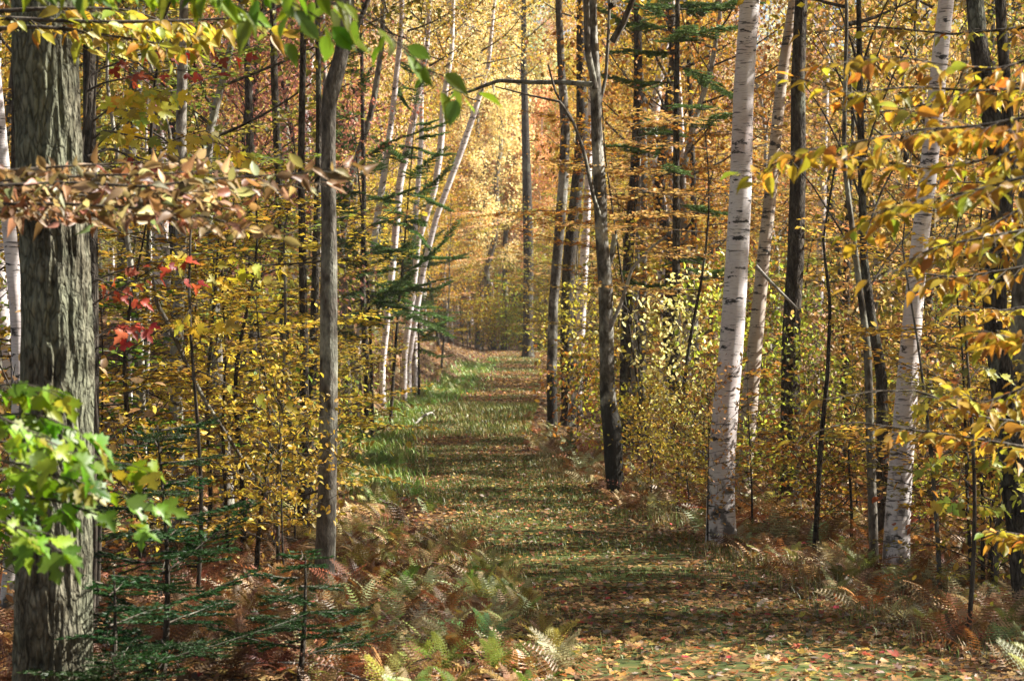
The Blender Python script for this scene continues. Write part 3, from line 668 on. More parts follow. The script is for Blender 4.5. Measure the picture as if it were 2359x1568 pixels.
scatter('mid', 75, 24, 110, 1.8, G + ['gold', 'olive'], ['grey', 'dark', 'pale'], 3, crad=2.0, corr=1.6)
scatter('mid', 36, 108, 150, 2.2, G, ['grey', 'dark'], 4, crad=2.0, corr=0, scl=(.8, 1.1))
scatter('layer', 66, 22, 75, 1.5, ['gold', 'yellow', 'olive', 'yellow', 'olive', 'copper', 'gold'], ['grey', 'dark'], 5, crad=1.6, corr=1.2)
scatter('sapling', 60, 16, 60, .8, G + ['olive', 'green', 'lime', 'yellow'], ['grey', 'dark'], 6, crad=.8, corr=1.6, dscale=.86)
scatter('shrub', 120, 12, 50, .6, ['olive', 'yellow', 'gold', 'rust', 'copper', 'green', 'lime'], ['dark'], 7, crad=.6, corr=1.6, dscale=.75)
scatter('layer', 80, 107, 130, 1.0, G + ['olive', 'green'], ['grey', 'dark'], 15, pmin=850, pmax=1500, crad=1, corr=0, scl=(1.0, 1.5))
scatter('shrub', 34, 106, 112, .5, ['lime', 'yellow', 'green', 'lime', 'gold'], ['dark'], 18, pmin=1010, pmax=1260, crad=.5, corr=0, scl=(1.4, 2.4))
scatter('mid', 16, 110, 124, 1.0, ['yellow', 'paleyellow', 'lime', 'gold'], ['grey', 'pale'], 19, pmin=1000, pmax=1270, crad=1, corr=0, scl=(.8, 1.0))
scatter('sapling', 50, 106, 118, .8, G + ['lime', 'green', 'olive'], ['grey', 'dark'], 16, pmin=950, pmax=1400, crad=.8, corr=0, scl=(.9, 1.3))
scatter('conifer', 8, 30, 80, 2.0, ['spruce'], ['dark'], 8, crad=1.2, corr=1.8, scl=(.6, 1.0))
# spruces left of the path
for x_, y_, v, sc, lab in [(900, 44, 0, .85, 'green spruce spreading flat branches left of the path, in front of the leaning birches'),
                           (860, 38, 0, .80, 'green spruce just right of the bent trunk, half hidden by it'), (965, 56, 1, .95, 'smaller green spruce by the left bank of the path')]:
    X = (x_ - 1179) * K * y_; t = plant('conifer', v, X, y_, x_ * .1, sc, 'sprucel', 'dark', lab)
# trees out of the picture on the sunny side and behind the camera: their crowns shade the scene
r = np.random.default_rng(77)
def shade(n, xlo, xhi, ylo, yhi, kinds, rr):
    c = 0; tr = 0
    while c < n and tr < n * 40:
        tr += 1
        x = r.uniform(xlo, xhi); y = r.uniform(ylo, yhi)
        if abs(x) < .27 * y + 1.2 or blocks(x, y, 2.7) or not ok(x, y, rr): continue
        placed.append((x, y, rr)); c += 1
        k = kinds[int(r.integers(len(kinds)))]
        plant(k, int(r.integers(len(KIND[k]))), x, y, r.random() * 6.28, r.uniform(.85, 1.15), ['gold', 'yellow', 'orange', 'olive'][int(r.integers(4))], 'grey')
shade(60, 3.4, 26, -8, 50, ['far', 'tall', 'far', 'mid'], 1.9)
shade(14, -14, -3, -4, 30, ['tall', 'mid'], 2.8)


# ------------------------------------------------------------------ extra understory set beside the big trunks
KIND['layer'].append(build_tree(350, 5.6, 2.6, 20, 2.2, .035, 14, 20, .085, 1, (-.1, .2), .1))
def lp(px, d, k, v, sc, col, label, rot=0.0):
    x = (px - 1179) * K * d; t = plant(k, v, x, d, rot, sc, col, 'dark', label); return t
lp(1560, 27, 'layer', 4, .95, 'copper', 'copper beech with level leaf layers left of the biggest birch', 1.0)
lp(1470, 31, 'layer', 4, 1.0, 'orange', 'orange beech with level leaf layers behind the dark knobbly trunk', 2.2)
lp(1560, 24, 'sapling', 0, .45, 'yellow', 'low bright yellow maple seedling between the knobbly trunk and the biggest birch', 0)
lp(1500, 25.5, 'sapling', 2, .5, 'yellow', 'low yellow seedling at the foot of the dark knobbly trunk', 2)
lp(1590, 23.5, 'layer', 3, .30, 'gold', 'golden ankle-high layered seedling left of the biggest birch', 4)
lp(1732, 21.6, 'sapling', 1, .80, 'orange', 'orange beech sapling against the foot of the biggest birch', .5)
lp(1630, 20.6, 'sapling', 0, .55, 'copper', 'small copper sapling left of the foot of the biggest birch', .5)
lp(590, 18, 'layer', 3, .62, 'gold', 'golden layered maple just left of the bent trunk', 2)
lp(560, 19, 'layer', 1, .75, 'yellow', 'yellow layered maple left of the bent trunk, further back', 1)
lp(330, 18, 'layer', 3, .85, 'gold', 'golden layered sapling close beside the thick left trunk', 5)
lp(480, 20.5, 'layer', 0, .62, 'gold', 'golden layered sapling right of the straight pale grey trunk', 5.5)
lp(655, 16.5, 'sapling', 2, .6, 'gold', 'thin golden sapling just left of the bent trunk', 1.5)
lp(2262, 16.5, 'layer', 3, .5, 'olive', 'olive-yellow layered maple left of the massive dark trunk', 3)
lp(2280, 17.5, 'layer', 1, .75, 'yellow', 'yellow layered maple behind the massive dark trunk', 4)
lp(1960, 21, 'layer', 3, .45, 'olive', 'low olive layered shrub between the two big birches', 4)
lp(590, 36, 'mid', 2, .9, 'pink', 'light red maple crown behind the straight pale grey trunk')
lp(655, 38, 'mid', 1, .95, 'pink', 'pinkish red maple left of the kink of the bent trunk', 2)
lp(520, 44, 'mid', 1, 1.1, 'pink', 'pinkish red maple high behind the yellow leaves at upper left', 1)
lp(1880, 23, 'sapling', 0, .7, 'lime', 'lime green thin sapling right of the very dark trunk', 4)
lp(1330, 36, 'shrub', 0, 1.3, 'orange', 'orange shrub at the foot of the clump right of the path', 4)
lp(1400, 34, 'shrub', 2, 1.3, 'gold', 'golden shrub behind the foot of the dark knobbly trunk', 4)
lp(1318, 31, 'conifer', 1, .11, 'spruce', 'tiny dark spruce seedling in the ferns right of the path')
bf = Geo(); bn = Geo(); rr_ = np.random.default_rng(9)
sbase = np.array(spr.location)
for (px_, py_, L, azs) in [(1557, 20, 1.3, 0), (1557, 60, 1.2, 3.1), (1557, 150, 1.2, .5), (1557, 190, 1.2, 2.9), (1557, 290, 1.0, 0), (1557, 330, 1.1, 3.3), (1557, 100, 1.1, 4.5),
                           (1557, 470, .9, .2), (1557, 620, 1.2, -.2), (1557, 660, 1.0, 3.0), (1557, 390, .9, 4.4), (1557, 240, 1.1, 5.2), (1557, 0, 1.3, .8), (1557, 40, 1.4, 3.5), (1557, 75, 1.3, 5.5), (1557, -30, 1.3, 2.2), (1557, 15, 1.2, 1.4), (1557, 120, 1.2, 2.4), (1557, 640, 1.2, 5.6), (1557, 600, 1.1, 1.1), (1557, 310, 1.2, 1.8)]:
    P = limb_path(at(px_, py_, 30) - sbase, azs, rr_.uniform(-.35, .1), L, .35, rr_, 7, .12)
    needle_spray(bf, bn, P, .012, rr_, .9, .36, .06, .010)
link('branchwork', bf.mesh('branchwork', M['twig']), spr); link('crown', bn.mesh('crown', M['needle']), spr, color=C['sprucel'])

# ------------------------------------------------------------------ foreground sprays: every leaf its own piece
def leaf_piece(name, tpl, curl, fold, mat, sub=0):
    T, F = tpl; V = T.copy().astype(float); n0 = len(V)
    V = np.vstack([V, [[-.34, .008, .05], [-.34, -.008, .05], [.02, .014, 0], [.02, -.014, 0]]]); F = np.vstack([F, [[n0, n0 + 1, n0 + 3], [n0, n0 + 3, n0 + 2]]])
    x, y = V[:, 0], V[:, 1]
    V[:, 0] += .3
    V[:, 2] = V[:, 2] * fold + curl * (-(x ** 2) * .5) + abs(curl) * .6 * y ** 2
    return raw_mesh(name, V, F, mat, rnd=np.full(len(F), RNG.random()))
_mp = [[-.02, .03], [-.10, .14], [-.06, .30], [.05, .33], [.10, .52], [.22, .44], [.38, .60], [.42, .40], [.50, .38], [.40, .17], [.62, .20], [.70, .30], [.80, .15], [.86, .13], [1.05, 0]]
_mo = [[a, b, .10 * abs(b)] for a, b in _mp]; _mo2 = [[a, -b, .10 * abs(b)] for a, b in _mp[-2::-1]]
MAPLE = (np.array(_mo + _mo2 + [[.25, 0, 0]]), np.array([[i, (i + 1) % 29, 29] for i in range(29)]))
_bo = [[0, 0, 0], [.12, .16, .03], [.30, .28, .05], [.52, .30, .06], [.74, .21, .04], [.90, .09, .0], [1.05, 0, -.04]]
_bo2 = [[a, -b, c] for a, b, c in _bo[-2:0:-1]]
BEECH = (np.array(_bo + _bo2 + [[.5, 0, -.02]]), np.array([[i, (i + 1) % 12, 12] for i in range(12)]))
NL = dict(maple=[leaf_piece('maple_leaf', MAPLE, c, f, M['leaf_near']) for c, f in ((.3, 1), (.6, 1.6), (.1, .5), (.8, 1.2))],
          beech=[leaf_piece('beech_leaf', BEECH, c, f, M['leaf_near']) for c, f in ((.3, 1), (.6, 1.5), (.05, .8), (.9, 2))],
          curled=[leaf_piece('curled_leaf', BEECH, c, f, M['leaf_near']) for c, f in ((1.0, 2.2), (1.5, 1.6), (.7, 2.6), (-.9, 1.8))])
def put_leaf(parent, kind, p, U, N, size, col, r):
    U = unit(U); W = unit(np.cross(N, U)); Nn = np.cross(U, W)
    o = link('leaf', NL[kind][int(r.integers(len(NL[kind])))], parent)
    p = np.asarray(p) - np.array(parent.location)
    m = Matrix(((U[0], W[0], Nn[0], p[0]), (U[1], W[1], Nn[1], p[1]), (U[2], W[2], Nn[2], p[2]), (0, 0, 0, 1)))
    o.matrix_local = m @ Matrix.Diagonal((size, size * r.uniform(.8, 1.1), size, 1)); o.color = (*jc(col, r, .14), 1); return o

def spray(name, label, cat, root, d, lines, kind, size, cols, seed, step=.06, twig=.25, ntw=7, nb=(0, 0, 1), nj=.35, droop=.3, group=None, w=10, dy=.3, maxn=300, mat='twig', spread=1.0):
    """root: (px, py) of the stem (out of the picture as a rule); lines: branch polylines in picture units"""
    r = np.random.default_rng(seed)
    bx, by = (root[0] - 1179) * K * d, d; bz = float(H(bx, by)); base = np.array([bx, by, bz])
    t = thing(name, label, cat, base, group)
    top = max([at(0, l[0][1], d)[2] for l in lines]) + .4
    g = Geo(); zz = np.linspace(-.1, top - bz, 10); tube(g, np.stack([.04 * np.sin(zz * 2), .03 * np.cos(zz * 1.5), zz], 1), np.linspace(.017, .007, 10), 8)
    link('stem', g.mesh('stem', M[mat], True), t)
    n = 0
    for li, l in enumerate(lines):
        dd = d + r.uniform(-dy, dy)
        P = [base + [0, 0, at(0, l[0][1], d)[2] - bz - .05]] + [at(a, b, dd + r.uniform(-.06, .06)) for a, b in l]
        Q, R = resample(P, np.linspace(w * K * d * .5, .0015, len(P)), 24)
        g = Geo(); tube(g, Q, R, 6); link('branch', g.mesh('branch', M[mat], True, base), t)
        seg = np.r_[0, np.cumsum(np.linalg.norm(np.diff(Q, axis=0), axis=1))]; L = seg[-1]
        L0 = np.linalg.norm(P[1] - P[0]); gt_ = Geo(); any_ = False
        k = 0; s = L0 + .04; cap = (li + 1) * maxn / len(lines)
        while s < L - .02:
            b = np.array([np.interp(s, seg, Q[:, i]) for i in range(3)]); b2 = np.array([np.interp(min(L, s + .05), seg, Q[:, i]) for i in range(3)])
            dv = unit(b2 - b + 1e-6); side = unit(np.cross(dv, [0, 0, 1])) * (1 if k % 2 else -1)
            tl = twig * r.uniform(.4, 1.1) * (1.1 - .6 * s / L)
            td = unit(dv * .8 + side * spread + r.normal(0, .18, 3) + [0, 0, -.1])
            e = b + td * tl + [0, 0, -.12 * tl]; tube(gt_, np.array([b, (b + e) / 2 + [0, 0, .05 * tl], e]), np.array([.0022, .0016, .001]), 4); any_ = True
            q = step * .6; kk = 0
            while q < tl + .001:
                if n >= cap: break
                p = b + (e - b) * (q / tl)
                sd_ = np.cross(td, [0, 0, 1]) * (1 if kk % 2 else -1)
                U = unit(td * .6 + sd_ * .8 + r.normal(0, .25, 3) + [0, 0, -droop]); N = np.array(nb, float) + r.normal(0, nj, 3)
                put_leaf(t, kind, p, U, N, size * r.uniform(.6, 1.1), cols[int(r.integers(len(cols)))], r); n += 1; kk += 1
                q += step * r.uniform(.7, 1.3)
            s += (L - L0) / max(ntw, 1) * r.uniform(.6, 1.2); k += 1
        if n < maxn: put_leaf(t, kind, Q[-1], Q[-1] - Q[-2], np.array(nb, float) + r.normal(0, nj, 3), size, cols[0], r); n += 1
        if any_: tag(link('twigs', gt_.mesh('twigs', M[mat], False, base), t), kind='stuff')
    return t
GL = [(.19, .31, .015), (.26, .38, .015), (.14, .24, .015), (.36, .38, .03)]
spray('maple_sapling', 'bright green maple spray hanging in front of the thick left trunk', 'sapling', (-330, 1500), 6.3,
      [[(-60, 900), (40, 880), (120, 900)], [(-60, 960), (80, 950), (200, 1000)], [(-60, 1010), (120, 1030), (240, 1060), (330, 1075)], [(-60, 1080), (100, 1090), (260, 1130), (360, 1160)],
       [(-60, 1130), (120, 1150), (240, 1190), (300, 1210)], [(-60, 1180), (60, 1220), (140, 1270)], [(-60, 1050), (60, 1070), (180, 1110)], [(-60, 930), (60, 990), (160, 1040)]],
      'maple', .082, GL, 1, step=.055, twig=.20, ntw=10, nb=(-.1, -.40, .92), nj=.25, droop=.45, dy=.35)
BL = [(.27, .17, .075), (.38, .26, .12), (.18, .11, .05), (.50, .38, .21)]
for lab_, sd_, ln_ in [
    ('brown beech branch with dry curled leaves reaching across the thick left trunk', 2, [[(-60, 430), (150, 420), (330, 430), (520, 410), (700, 400), (800, 380)], [(-60, 470), (160, 470), (330, 480), (480, 500), (640, 545)], [(-60, 450), (200, 450), (420, 440), (600, 430), (740, 420)]]),
    ('upper tier of dry brown curled beech leaves crossing the thick left trunk', 22, [[(-60, 400), (120, 385), (300, 375), (500, 365)], [(-60, 420), (200, 405), (380, 400), (560, 390)], [(-60, 440), (120, 440), (280, 450), (480, 440)]]),
    ('lower tier of dry brown curled beech leaves just under the brown branch at left', 23, [[(-60, 455), (180, 460), (330, 470), (520, 480)], [(-60, 485), (120, 495), (280, 490), (440, 505)], [(-60, 430), (180, 430), (400, 460), (560, 470)]])]:
    spray('beech_sapling', lab_, 'sapling', (-330 + sd_, 1500), 7.3 + .01 * sd_, ln_, 'curled', (.058), BL, sd_, step=.03, twig=.17, ntw=24, nb=(0, -.6, .8), nj=1.2, droop=-.05, dy=.4, maxn=299)
spray('birch_sapling', 'bright green leafy branch hanging over the top of the bent trunk', 'sapling', (-330, 1500), 6.0,
      [[(-60, -70), (300, -80), (600, -60), (760, -10), (860, 40), (960, 130), (1010, 160)], [(-60, -60), (350, -70), (650, -40), (820, 30), (930, 110), (1000, 180), (1085, 208)], [(100, -70), (400, -60), (560, 20), (640, 90)],
       [(100, -80), (500, -70), (700, 20), (760, 60)]],
      'beech', .078, [(.24, .38, .025), (.34, .48, .03), (.18, .30, .03)], 3, step=.045, twig=.2, ntw=20, nb=(0, -.6, .8), nj=.4, droop=.6, dy=.15, maxn=190)
RD = [(.52, .035, .045), (.40, .03, .04), (.62, .08, .06)]
spray('maple_sapling', 'red-leaved maple twigs just right of the thick left trunk, at mid height', 'sapling', (200, 1500), 11,
      [[(230, 690), (300, 650), (370, 635), (450, 650)], [(230, 770), (280, 745), (340, 750)], [(225, 640), (270, 670), (320, 690)], [(225, 800), (270, 795)], [(230, 640), (330, 605), (420, 600)]],
      'maple', .066, RD, 4, step=.07, twig=.16, ntw=6, nb=(0, -.7, .7), nj=.4, droop=.4, w=6, dy=.15)
spray('maple_sapling', 'dark red maple leaves along a high twig right of the thick left trunk', 'sapling', (200, 1500), 12,
      [[(230, 160), (340, 120), (460, 115), (560, 130)], [(260, 340), (300, 365), (440, 420)], [(240, 190), (400, 160), (500, 170)]],
      'maple', .07, [(.30, .02, .03), (.38, .05, .03)], 5, step=.06, twig=.16, ntw=7, nb=(0, -.6, .7), nj=.4, droop=.4, w=6, dy=.2)
YL = [(.78, .56, .06), (.70, .46, .04), (.60, .50, .08)]
spray('maple_sapling', 'large yellow leaves above the brown beech branch, right of the thick left trunk', 'sapling', (215, 1500), 13,
      [[(230, 330), (300, 260), (360, 250)], [(240, 300), (380, 330), (470, 300), (560, 350)], [(240, 380), (360, 400), (540, 360)], [(240, 260), (330, 200), (400, 220)], [(240, 340), (440, 400), (520, 420)]],
      'maple', .10, YL, 6, step=.05, twig=.22, ntw=12, nb=(0, -.7, .6), nj=.45, droop=.4, w=6, dy=.4)
spray('maple_sapling', 'yellow leaves dotted below the brown beech branch, left of the bent trunk', 'sapling', (450, 1350), 15,
      [[(455, 650), (500, 640), (560, 625), (600, 640)], [(450, 700), (430, 720), (440, 745)], [(455, 760), (490, 750), (520, 740)], [(450, 600), (540, 590), (640, 620)], [(450, 560), (400, 600)], [(450, 850), (560, 900), (650, 930)]],
      'maple', .10, YL, 7, step=.09, twig=.2, ntw=5, nb=(0, -.8, .5), nj=.4, droop=.3, w=5, dy=.5)
spray('maple_sapling', 'high dull olive-yellow branch above the red leaves at the top left', 'sapling', (-330, 1500), 9.0,
      [[(-60, 40), (240, 52), (430, 48), (550, 42), (640, 70)], [(100, 20), (300, 20), (450, 80)], [(100, 60), (300, 90), (420, 110)]],
      'beech', .08, [(.45, .40, .04), (.35, .36, .04), (.6, .42, .05)], 8, step=.045, twig=.24, ntw=20, nb=(0, -.6, .7), nj=.4, droop=.4, dy=.2, maxn=240, w=14)
OR = [(.50, .34, .04), (.46, .27, .035), (.56, .43, .05), (.38, .32, .035), (.40, .22, .04)]
rt = [('orange-brown beech branches reaching in from the right at the top, over the second big birch', 9, 7.4,
       [[(2420, 120), (2300, 160), (2180, 150), (2060, 130), (1900, 150)], [(2420, 200), (2250, 210), (2100, 200), (1950, 215), (1840, 180)], [(2420, 260), (2260, 290), (2100, 300), (1960, 330), (1820, 350)]], .066),
      ('olive-yellow beech branches reaching in from the right at eye height, above the big birch foot', 10, 7.0,
       [[(2420, 330), (2300, 360), (2160, 390), (2000, 370), (1860, 340), (1740, 400)], [(2420, 390), (2280, 430), (2150, 460), (2050, 480), (1960, 530)], [(2420, 300), (2330, 300), (2200, 290), (2080, 250)]], .07),
      ('gold beech branches reaching in from the right below eye height, crossing the massive dark trunk', 11, 7.8,
       [[(2420, 520), (2300, 540), (2150, 570), (2010, 640)], [(2420, 600), (2330, 620), (2200, 640), (2060, 620), (1960, 660)], [(2420, 760), (2330, 780), (2260, 760)], [(2420, 860), (2340, 900), (2260, 930), (2190, 890)], [(2420, 440), (2350, 480), (2280, 520), (2200, 540)]], .066),
      ('orange leafy twigs hanging low before the second big birch', 12, 9.5,
       [[(2420, 1040), (2250, 1010), (2100, 990), (1960, 970), (1830, 1010)], [(2420, 980), (2250, 960), (2120, 900), (2020, 900), (1900, 920)], [(2420, 1250), (2350, 1230), (2280, 1220)]], .07)]
for lab, sd_, d_, ln, sz in rt:
    cc = OR if sd_ != 10 else [(.50, .42, .04), (.42, .36, .04), (.60, .40, .04), (.5, .28, .03)]
    spray('beech_sapling', lab, 'sapling', (2620, 1500), d_ + .1 * sd_ % .3, ln, 'beech', sz, cc, sd_, step=.042, twig=.26, ntw=22, nb=(0, -.35, 1), nj=.45, droop=.25, dy=.4, maxn=(290 if sd_ != 12 else 160))
spray('beech_sapling', 'small golden beech leaves filling the upper right behind the nearer orange-brown branches', 'sapling', (2560, 1500), 12.5,
      [[(2400, 60), (2200, 80), (2000, 60), (1850, 80)], [(2400, 180), (2200, 230), (2020, 260), (1900, 250)], [(2400, 420), (2220, 420), (2080, 430)], [(2400, 560), (2250, 590), (2120, 600)], [(2400, 700), (2280, 720), (2180, 700)]],
      'beech', .07, [(.56, .40, .045), (.5, .32, .04), (.6, .46, .07)], 33, step=.05, twig=.35, ntw=20, nb=(0, -.4, 1), nj=.4, droop=.2, dy=.8, maxn=299)
spray('maple_sapling', 'olive-yellow maple spray low at the right, left of the massive dark trunk', 'sapling', (2230, 1450), 12.8,
      [[(2225, 900), (2160, 890), (2120, 930)], [(2228, 960), (2280, 940), (2330, 960)], [(2228, 1040), (2180, 1040), (2130, 1080)], [(2228, 1060), (2290, 1050), (2330, 1080)], [(2228, 1130), (2170, 1160)], [(2228, 880), (2260, 840), (2300, 860)], [(2228, 1160), (2300, 1170)]],
      'maple', .085, [(.50, .42, .06), (.60, .50, .08), (.42, .38, .05)], 14, step=.07, twig=.2, ntw=6, nb=(0, -.6, .8), nj=.35, droop=.3, w=5, dy=.3, maxn=160)

# spruce saplings in the dark lower left
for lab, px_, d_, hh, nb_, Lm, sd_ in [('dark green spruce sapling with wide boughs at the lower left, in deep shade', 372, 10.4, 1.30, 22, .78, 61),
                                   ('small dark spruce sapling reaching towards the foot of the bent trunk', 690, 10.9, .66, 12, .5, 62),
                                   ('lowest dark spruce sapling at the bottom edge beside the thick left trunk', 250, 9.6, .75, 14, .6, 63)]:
    r = np.random.default_rng(sd_); x = (px_ - 1179) * K * d_; b = np.array([x, d_, float(H(x, d_))])
    t = thing('spruce_sapling', lab, 'spruce', b)
    g = Geo(); z = np.linspace(-.1, hh, 10); tube(g, np.stack([.03 * np.sin(z * 3), 0 * z, z], 1), np.linspace(.02, .004, 10), 8); link('stem', g.mesh('stem', M['dark'], True), t)
    for i in range(nb_):
        f = (i + .5) / nb_; gb, gn = Geo(), Geo()
        P = limb_path([.0, 0, .12 + (hh - .12) * f], i * 2.4 + r.random(), r.uniform(-.05, .3), Lm * (1.05 - .7 * f) * r.uniform(.7, 1.1), .15, r, 7, .05)
        needle_spray(gb, gn, P, .006, r, 1.25, .32, .028, .0045)
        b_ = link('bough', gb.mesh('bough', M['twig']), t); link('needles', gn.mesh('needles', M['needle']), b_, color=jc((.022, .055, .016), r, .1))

# ------------------------------------------------------------------ ferns
def frond_tpl(pairs, saw, r, arch=.5):
    V = []; F = []
    def zf(x): return arch * (x - 1.25 * x * x)
    for i in range(pairs):
        x = .12 + .88 * i / pairs; wd = .25 * math.sin(math.pi * min(1, .16 + .84 * x)) ** .75 * (1.08 - .45 * x) + .01
        for s in (1, -1):
            a = len(V); sl = .20 / pairs
            w_ = wd * r.uniform(.85, 1.1); tip = [x + .25 * w_, s * w_, zf(x) - .18 * w_]
            V += [[x - sl, 0, zf(x)], [x + sl, 0, zf(x)], tip]; F.append([a, a + 1, a + 2] if s > 0 else [a, a + 2, a + 1])
            for j in range(saw):
                f = (j + .5) / saw; c = np.array([x + .25 * w_ * f, s * w_ * f, zf(x) - .18 * w_ * f]); e = .042 * (1 - f) + .012
                for q in (1, -1):
                    a = len(V); V += [list(c - [.0, s * .012, 0]), list(c + [0, s * .012, 0]), list(c + [q * e * 1.25 + .01, s * e * .5, .006])]; F.append([a, a + 1, a + 2])
    m = 6; xs_ = np.linspace(0, 1, m)
    for i in range(m - 1):
        a = len(V); V += [[xs_[i], .006, zf(xs_[i])], [xs_[i], -.006, zf(xs_[i])], [xs_[i + 1], 0, zf(xs_[i + 1])]]; F.append([a, a + 1, a + 2])
    return (np.array(V, float), np.array(F))
rf = np.random.default_rng(4)
FT_HI = [frond_tpl(14, 3, rf, a) for a in (.35, .55, .8)]
FT_LO = [frond_tpl(11, 1, rf, a) for a in (.4, .75, 1.0)]
def clump_frames(r, n, dead):
    az = np.arange(n) * 2.4 + r.random() * 6; el = r.uniform(.15, .95, n) if dead else r.uniform(.7, 1.25, n)
    U = np.stack([np.cos(az) * np.cos(el), np.sin(az) * np.cos(el), np.sin(el)], 1)
    N = np.cross(U, np.stack([-np.sin(az), np.cos(az), 0 * az], 1)) * -1
    N = N * np.where(N[:, 2:] < 0, -1, 1) + r.normal(0, .5 if dead else .2, (n, 3))
    return U, N
def clump_mesh(seed, dead, tpls, n):
    r = np.random.default_rng(seed); g = Geo(); U, N = clump_frames(r, n, dead)
    for i in range(n):
        T, F = tpls[i % 3]; T = T.copy()
        if dead: T[:, 2] += .12 * vnoise(T[:, 0] * 5 + i, T[:, 1] * 6, 0); T[:, 1] *= r.uniform(.5, .9)
        leaves(g, r.normal(0, .05, (1, 3)) * [1, 1, 0], U[i:i + 1], N[i:i + 1], [r.uniform(.7, 1.15)], (T, F), [r.random()])
    return g.mesh('fern', M['leaf'])
FERN = dict(live=[clump_mesh(i, False, FT_LO if i > 3 else FT_HI, 7) for i in range(7)], dead=[clump_mesh(20 + i, True, FT_LO if i > 3 else FT_HI, 9) for i in range(7)])
FC = dict(rust=(.34, .165, .055), brown=(.19, .10, .045), tan=(.46, .33, .16), yg=(.34, .36, .09), green=(.19, .33, .05), lite=(.46, .44, .21))
FSTUFF = Geo()
def fern(x, y, sz, c, dead, r, label, group, parts=False, stuff=False):
    if y > 21 or stuff:
        n = 6; U, N = clump_frames(r, n, dead); cc = jc(FC[c], r, .14)
        for i in range(n):
            leaves(FSTUFF, [[x + r.normal(0, .05), y + r.normal(0, .05), float(H(x, y)) - .01]], U[i:i + 1], N[i:i + 1], [sz * r.uniform(.7, 1.15)], FT_LO[i % 3], [r.random()], [cc])
        return
    z = float(H(x, y)) - .02; k = 'dead' if dead else 'live'
    if parts:
        t = thing('fern', label, 'fern', (x, y, z), group); U, N = clump_frames(r, 7, dead); cc = jc(FC[c], r, .1)
        for i in range(7):
            g = Geo(); T, F = FT_HI[i % 3]; T = T.copy()
            if dead: T[:, 1] *= r.uniform(.6, .95)
            leaves(g, r.normal(0, .03, (1, 3)) * [1, 1, 0], U[i:i + 1], N[i:i + 1], [sz * r.uniform(.7, 1.15)], (T, F), [r.random()])
            link('frond', g.mesh('frond', M['leaf']), t, color=cc)
        return t
    o = link('fern', FERN[k][int(r.integers(7 if y > 22 else 4))], None, (x, y, z), jc(FC[c], r, .14), r.random() * 6.28, sz)
    o.rotation_euler = (r.normal(0, .12), r.normal(0, .12), r.random() * 6.28)
    return tag(o, label, 'fern', group)
r = np.random.default_rng(31)
FW = dict(rust='rust-brown', brown='dark brown', tan='dry tan', yg='yellow-green', green='green', lite='pale straw-coloured')
def fern_band(n, y0, y1, u0, u1, cols, sz, word, pdead=.7, parts=0, pw=1.0, stuff=False):
    c = 0; k = 0
    while c < n and k < n * 20:
        k += 1
        y = y0 + (y1 - y0) * r.random() ** pw; u = r.uniform(u0, u1); x = pcx(y) + u * 1.0
        if abs(x) > .262 * y + .4: continue
        cc = cols[int(r.integers(len(cols)))]; dead = cc in ('rust', 'brown', 'tan') and r.random() < .8
        nearw = 'close to the camera' if y < 16 else 'some way along' if y < 27 else 'further back'
        lab = f'{FW[cc]} fern {word}, {nearw}'
        fern(x, y, sz * r.uniform(.65, 1.15), cc, dead, r, lab, lab, parts=(c < parts), stuff=stuff); c += 1
fern_band(58, 10.5, 20, 1.3, 2.7, ['rust', 'rust', 'tan', 'lite', 'brown', 'yg'], .27, 'on the right verge of the path', parts=12)
fern_band(230, 21, 38, 1.2, 3.0, ['rust', 'rust', 'tan', 'brown', 'lite'], .38, 'on the right verge of the path')
fern_band(58, 11, 21, 2.3, 4.6, ['rust', 'brown', 'brown', 'rust'], .33, 'under the trees right of the path')
fern_band(60, 27, 50, 1.25, 2.6, ['lite', 'tan', 'rust'], .30, 'on the right verge of the path')
fern_band(64, 10.2, 19, -2.1, -1.05, ['rust', 'yg', 'yg', 'tan', 'rust', 'green', 'lite'], .26, 'on the left verge of the path', parts=10)
fern_band(62, 11, 21, -3.6, -1.9, ['rust', 'brown', 'rust', 'tan', 'brown'], .31, 'in the hollow left of the path')
fern_band(50, 9.6, 18, -4.6, -2.2, ['brown', 'brown', 'rust'], .38, 'in the dark undergrowth left of the path')
fern_band(210, 11, 21.5, 1.25, 3.4, ['rust', 'rust', 'tan', 'brown', 'lite'], .30, 'right', stuff=True)
fern_band(190, 10.3, 22, -2.6, -1.1, ['rust', 'yg', 'rust', 'tan', 'lite', 'brown'], .27, 'left', stuff=True)
fern_band(160, 10, 20, -4.6, -2.2, ['rust', 'brown', 'brown'], .32, 'left', stuff=True)
fern_band(120, 21, 26, 2.2, 6, ['rust', 'tan', 'rust', 'brown'], .36, 'right')
fern_band(150, 21, 32, -4.6, -1.6, ['brown', 'rust', 'rust', 'tan', 'yg'], .36, 'left')
fern_band(110, 21, 32, 2.6, 7.5, ['brown', 'rust', 'rust', 'tan'], .34, 'right')
fern_band(150, 40, 90, -1.8, -1.0, ['green', 'yg', 'green', 'lite'], .30, 'left')
fern_band(70, 24, 42, -1.9, -1.1, ['green', 'green', 'yg'], .30, 'on the left edge of the path')
fern_band(110, 42, 90, -1.9, -1.0, ['green', 'yg', 'green'], .34, 'on the left edge of the path')
fern_band(260, 33, 85, -6.5, -2.0, ['rust', 'brown', 'tan', 'rust', 'lite'], .5, 'on the bank left of the path')
tag(link('fern_undergrowth', FSTUFF.mesh('fern_undergrowth', M['litter'])), 'low rust-brown and green ferns covering the verges further along the path', 'ferns', kind='stuff')

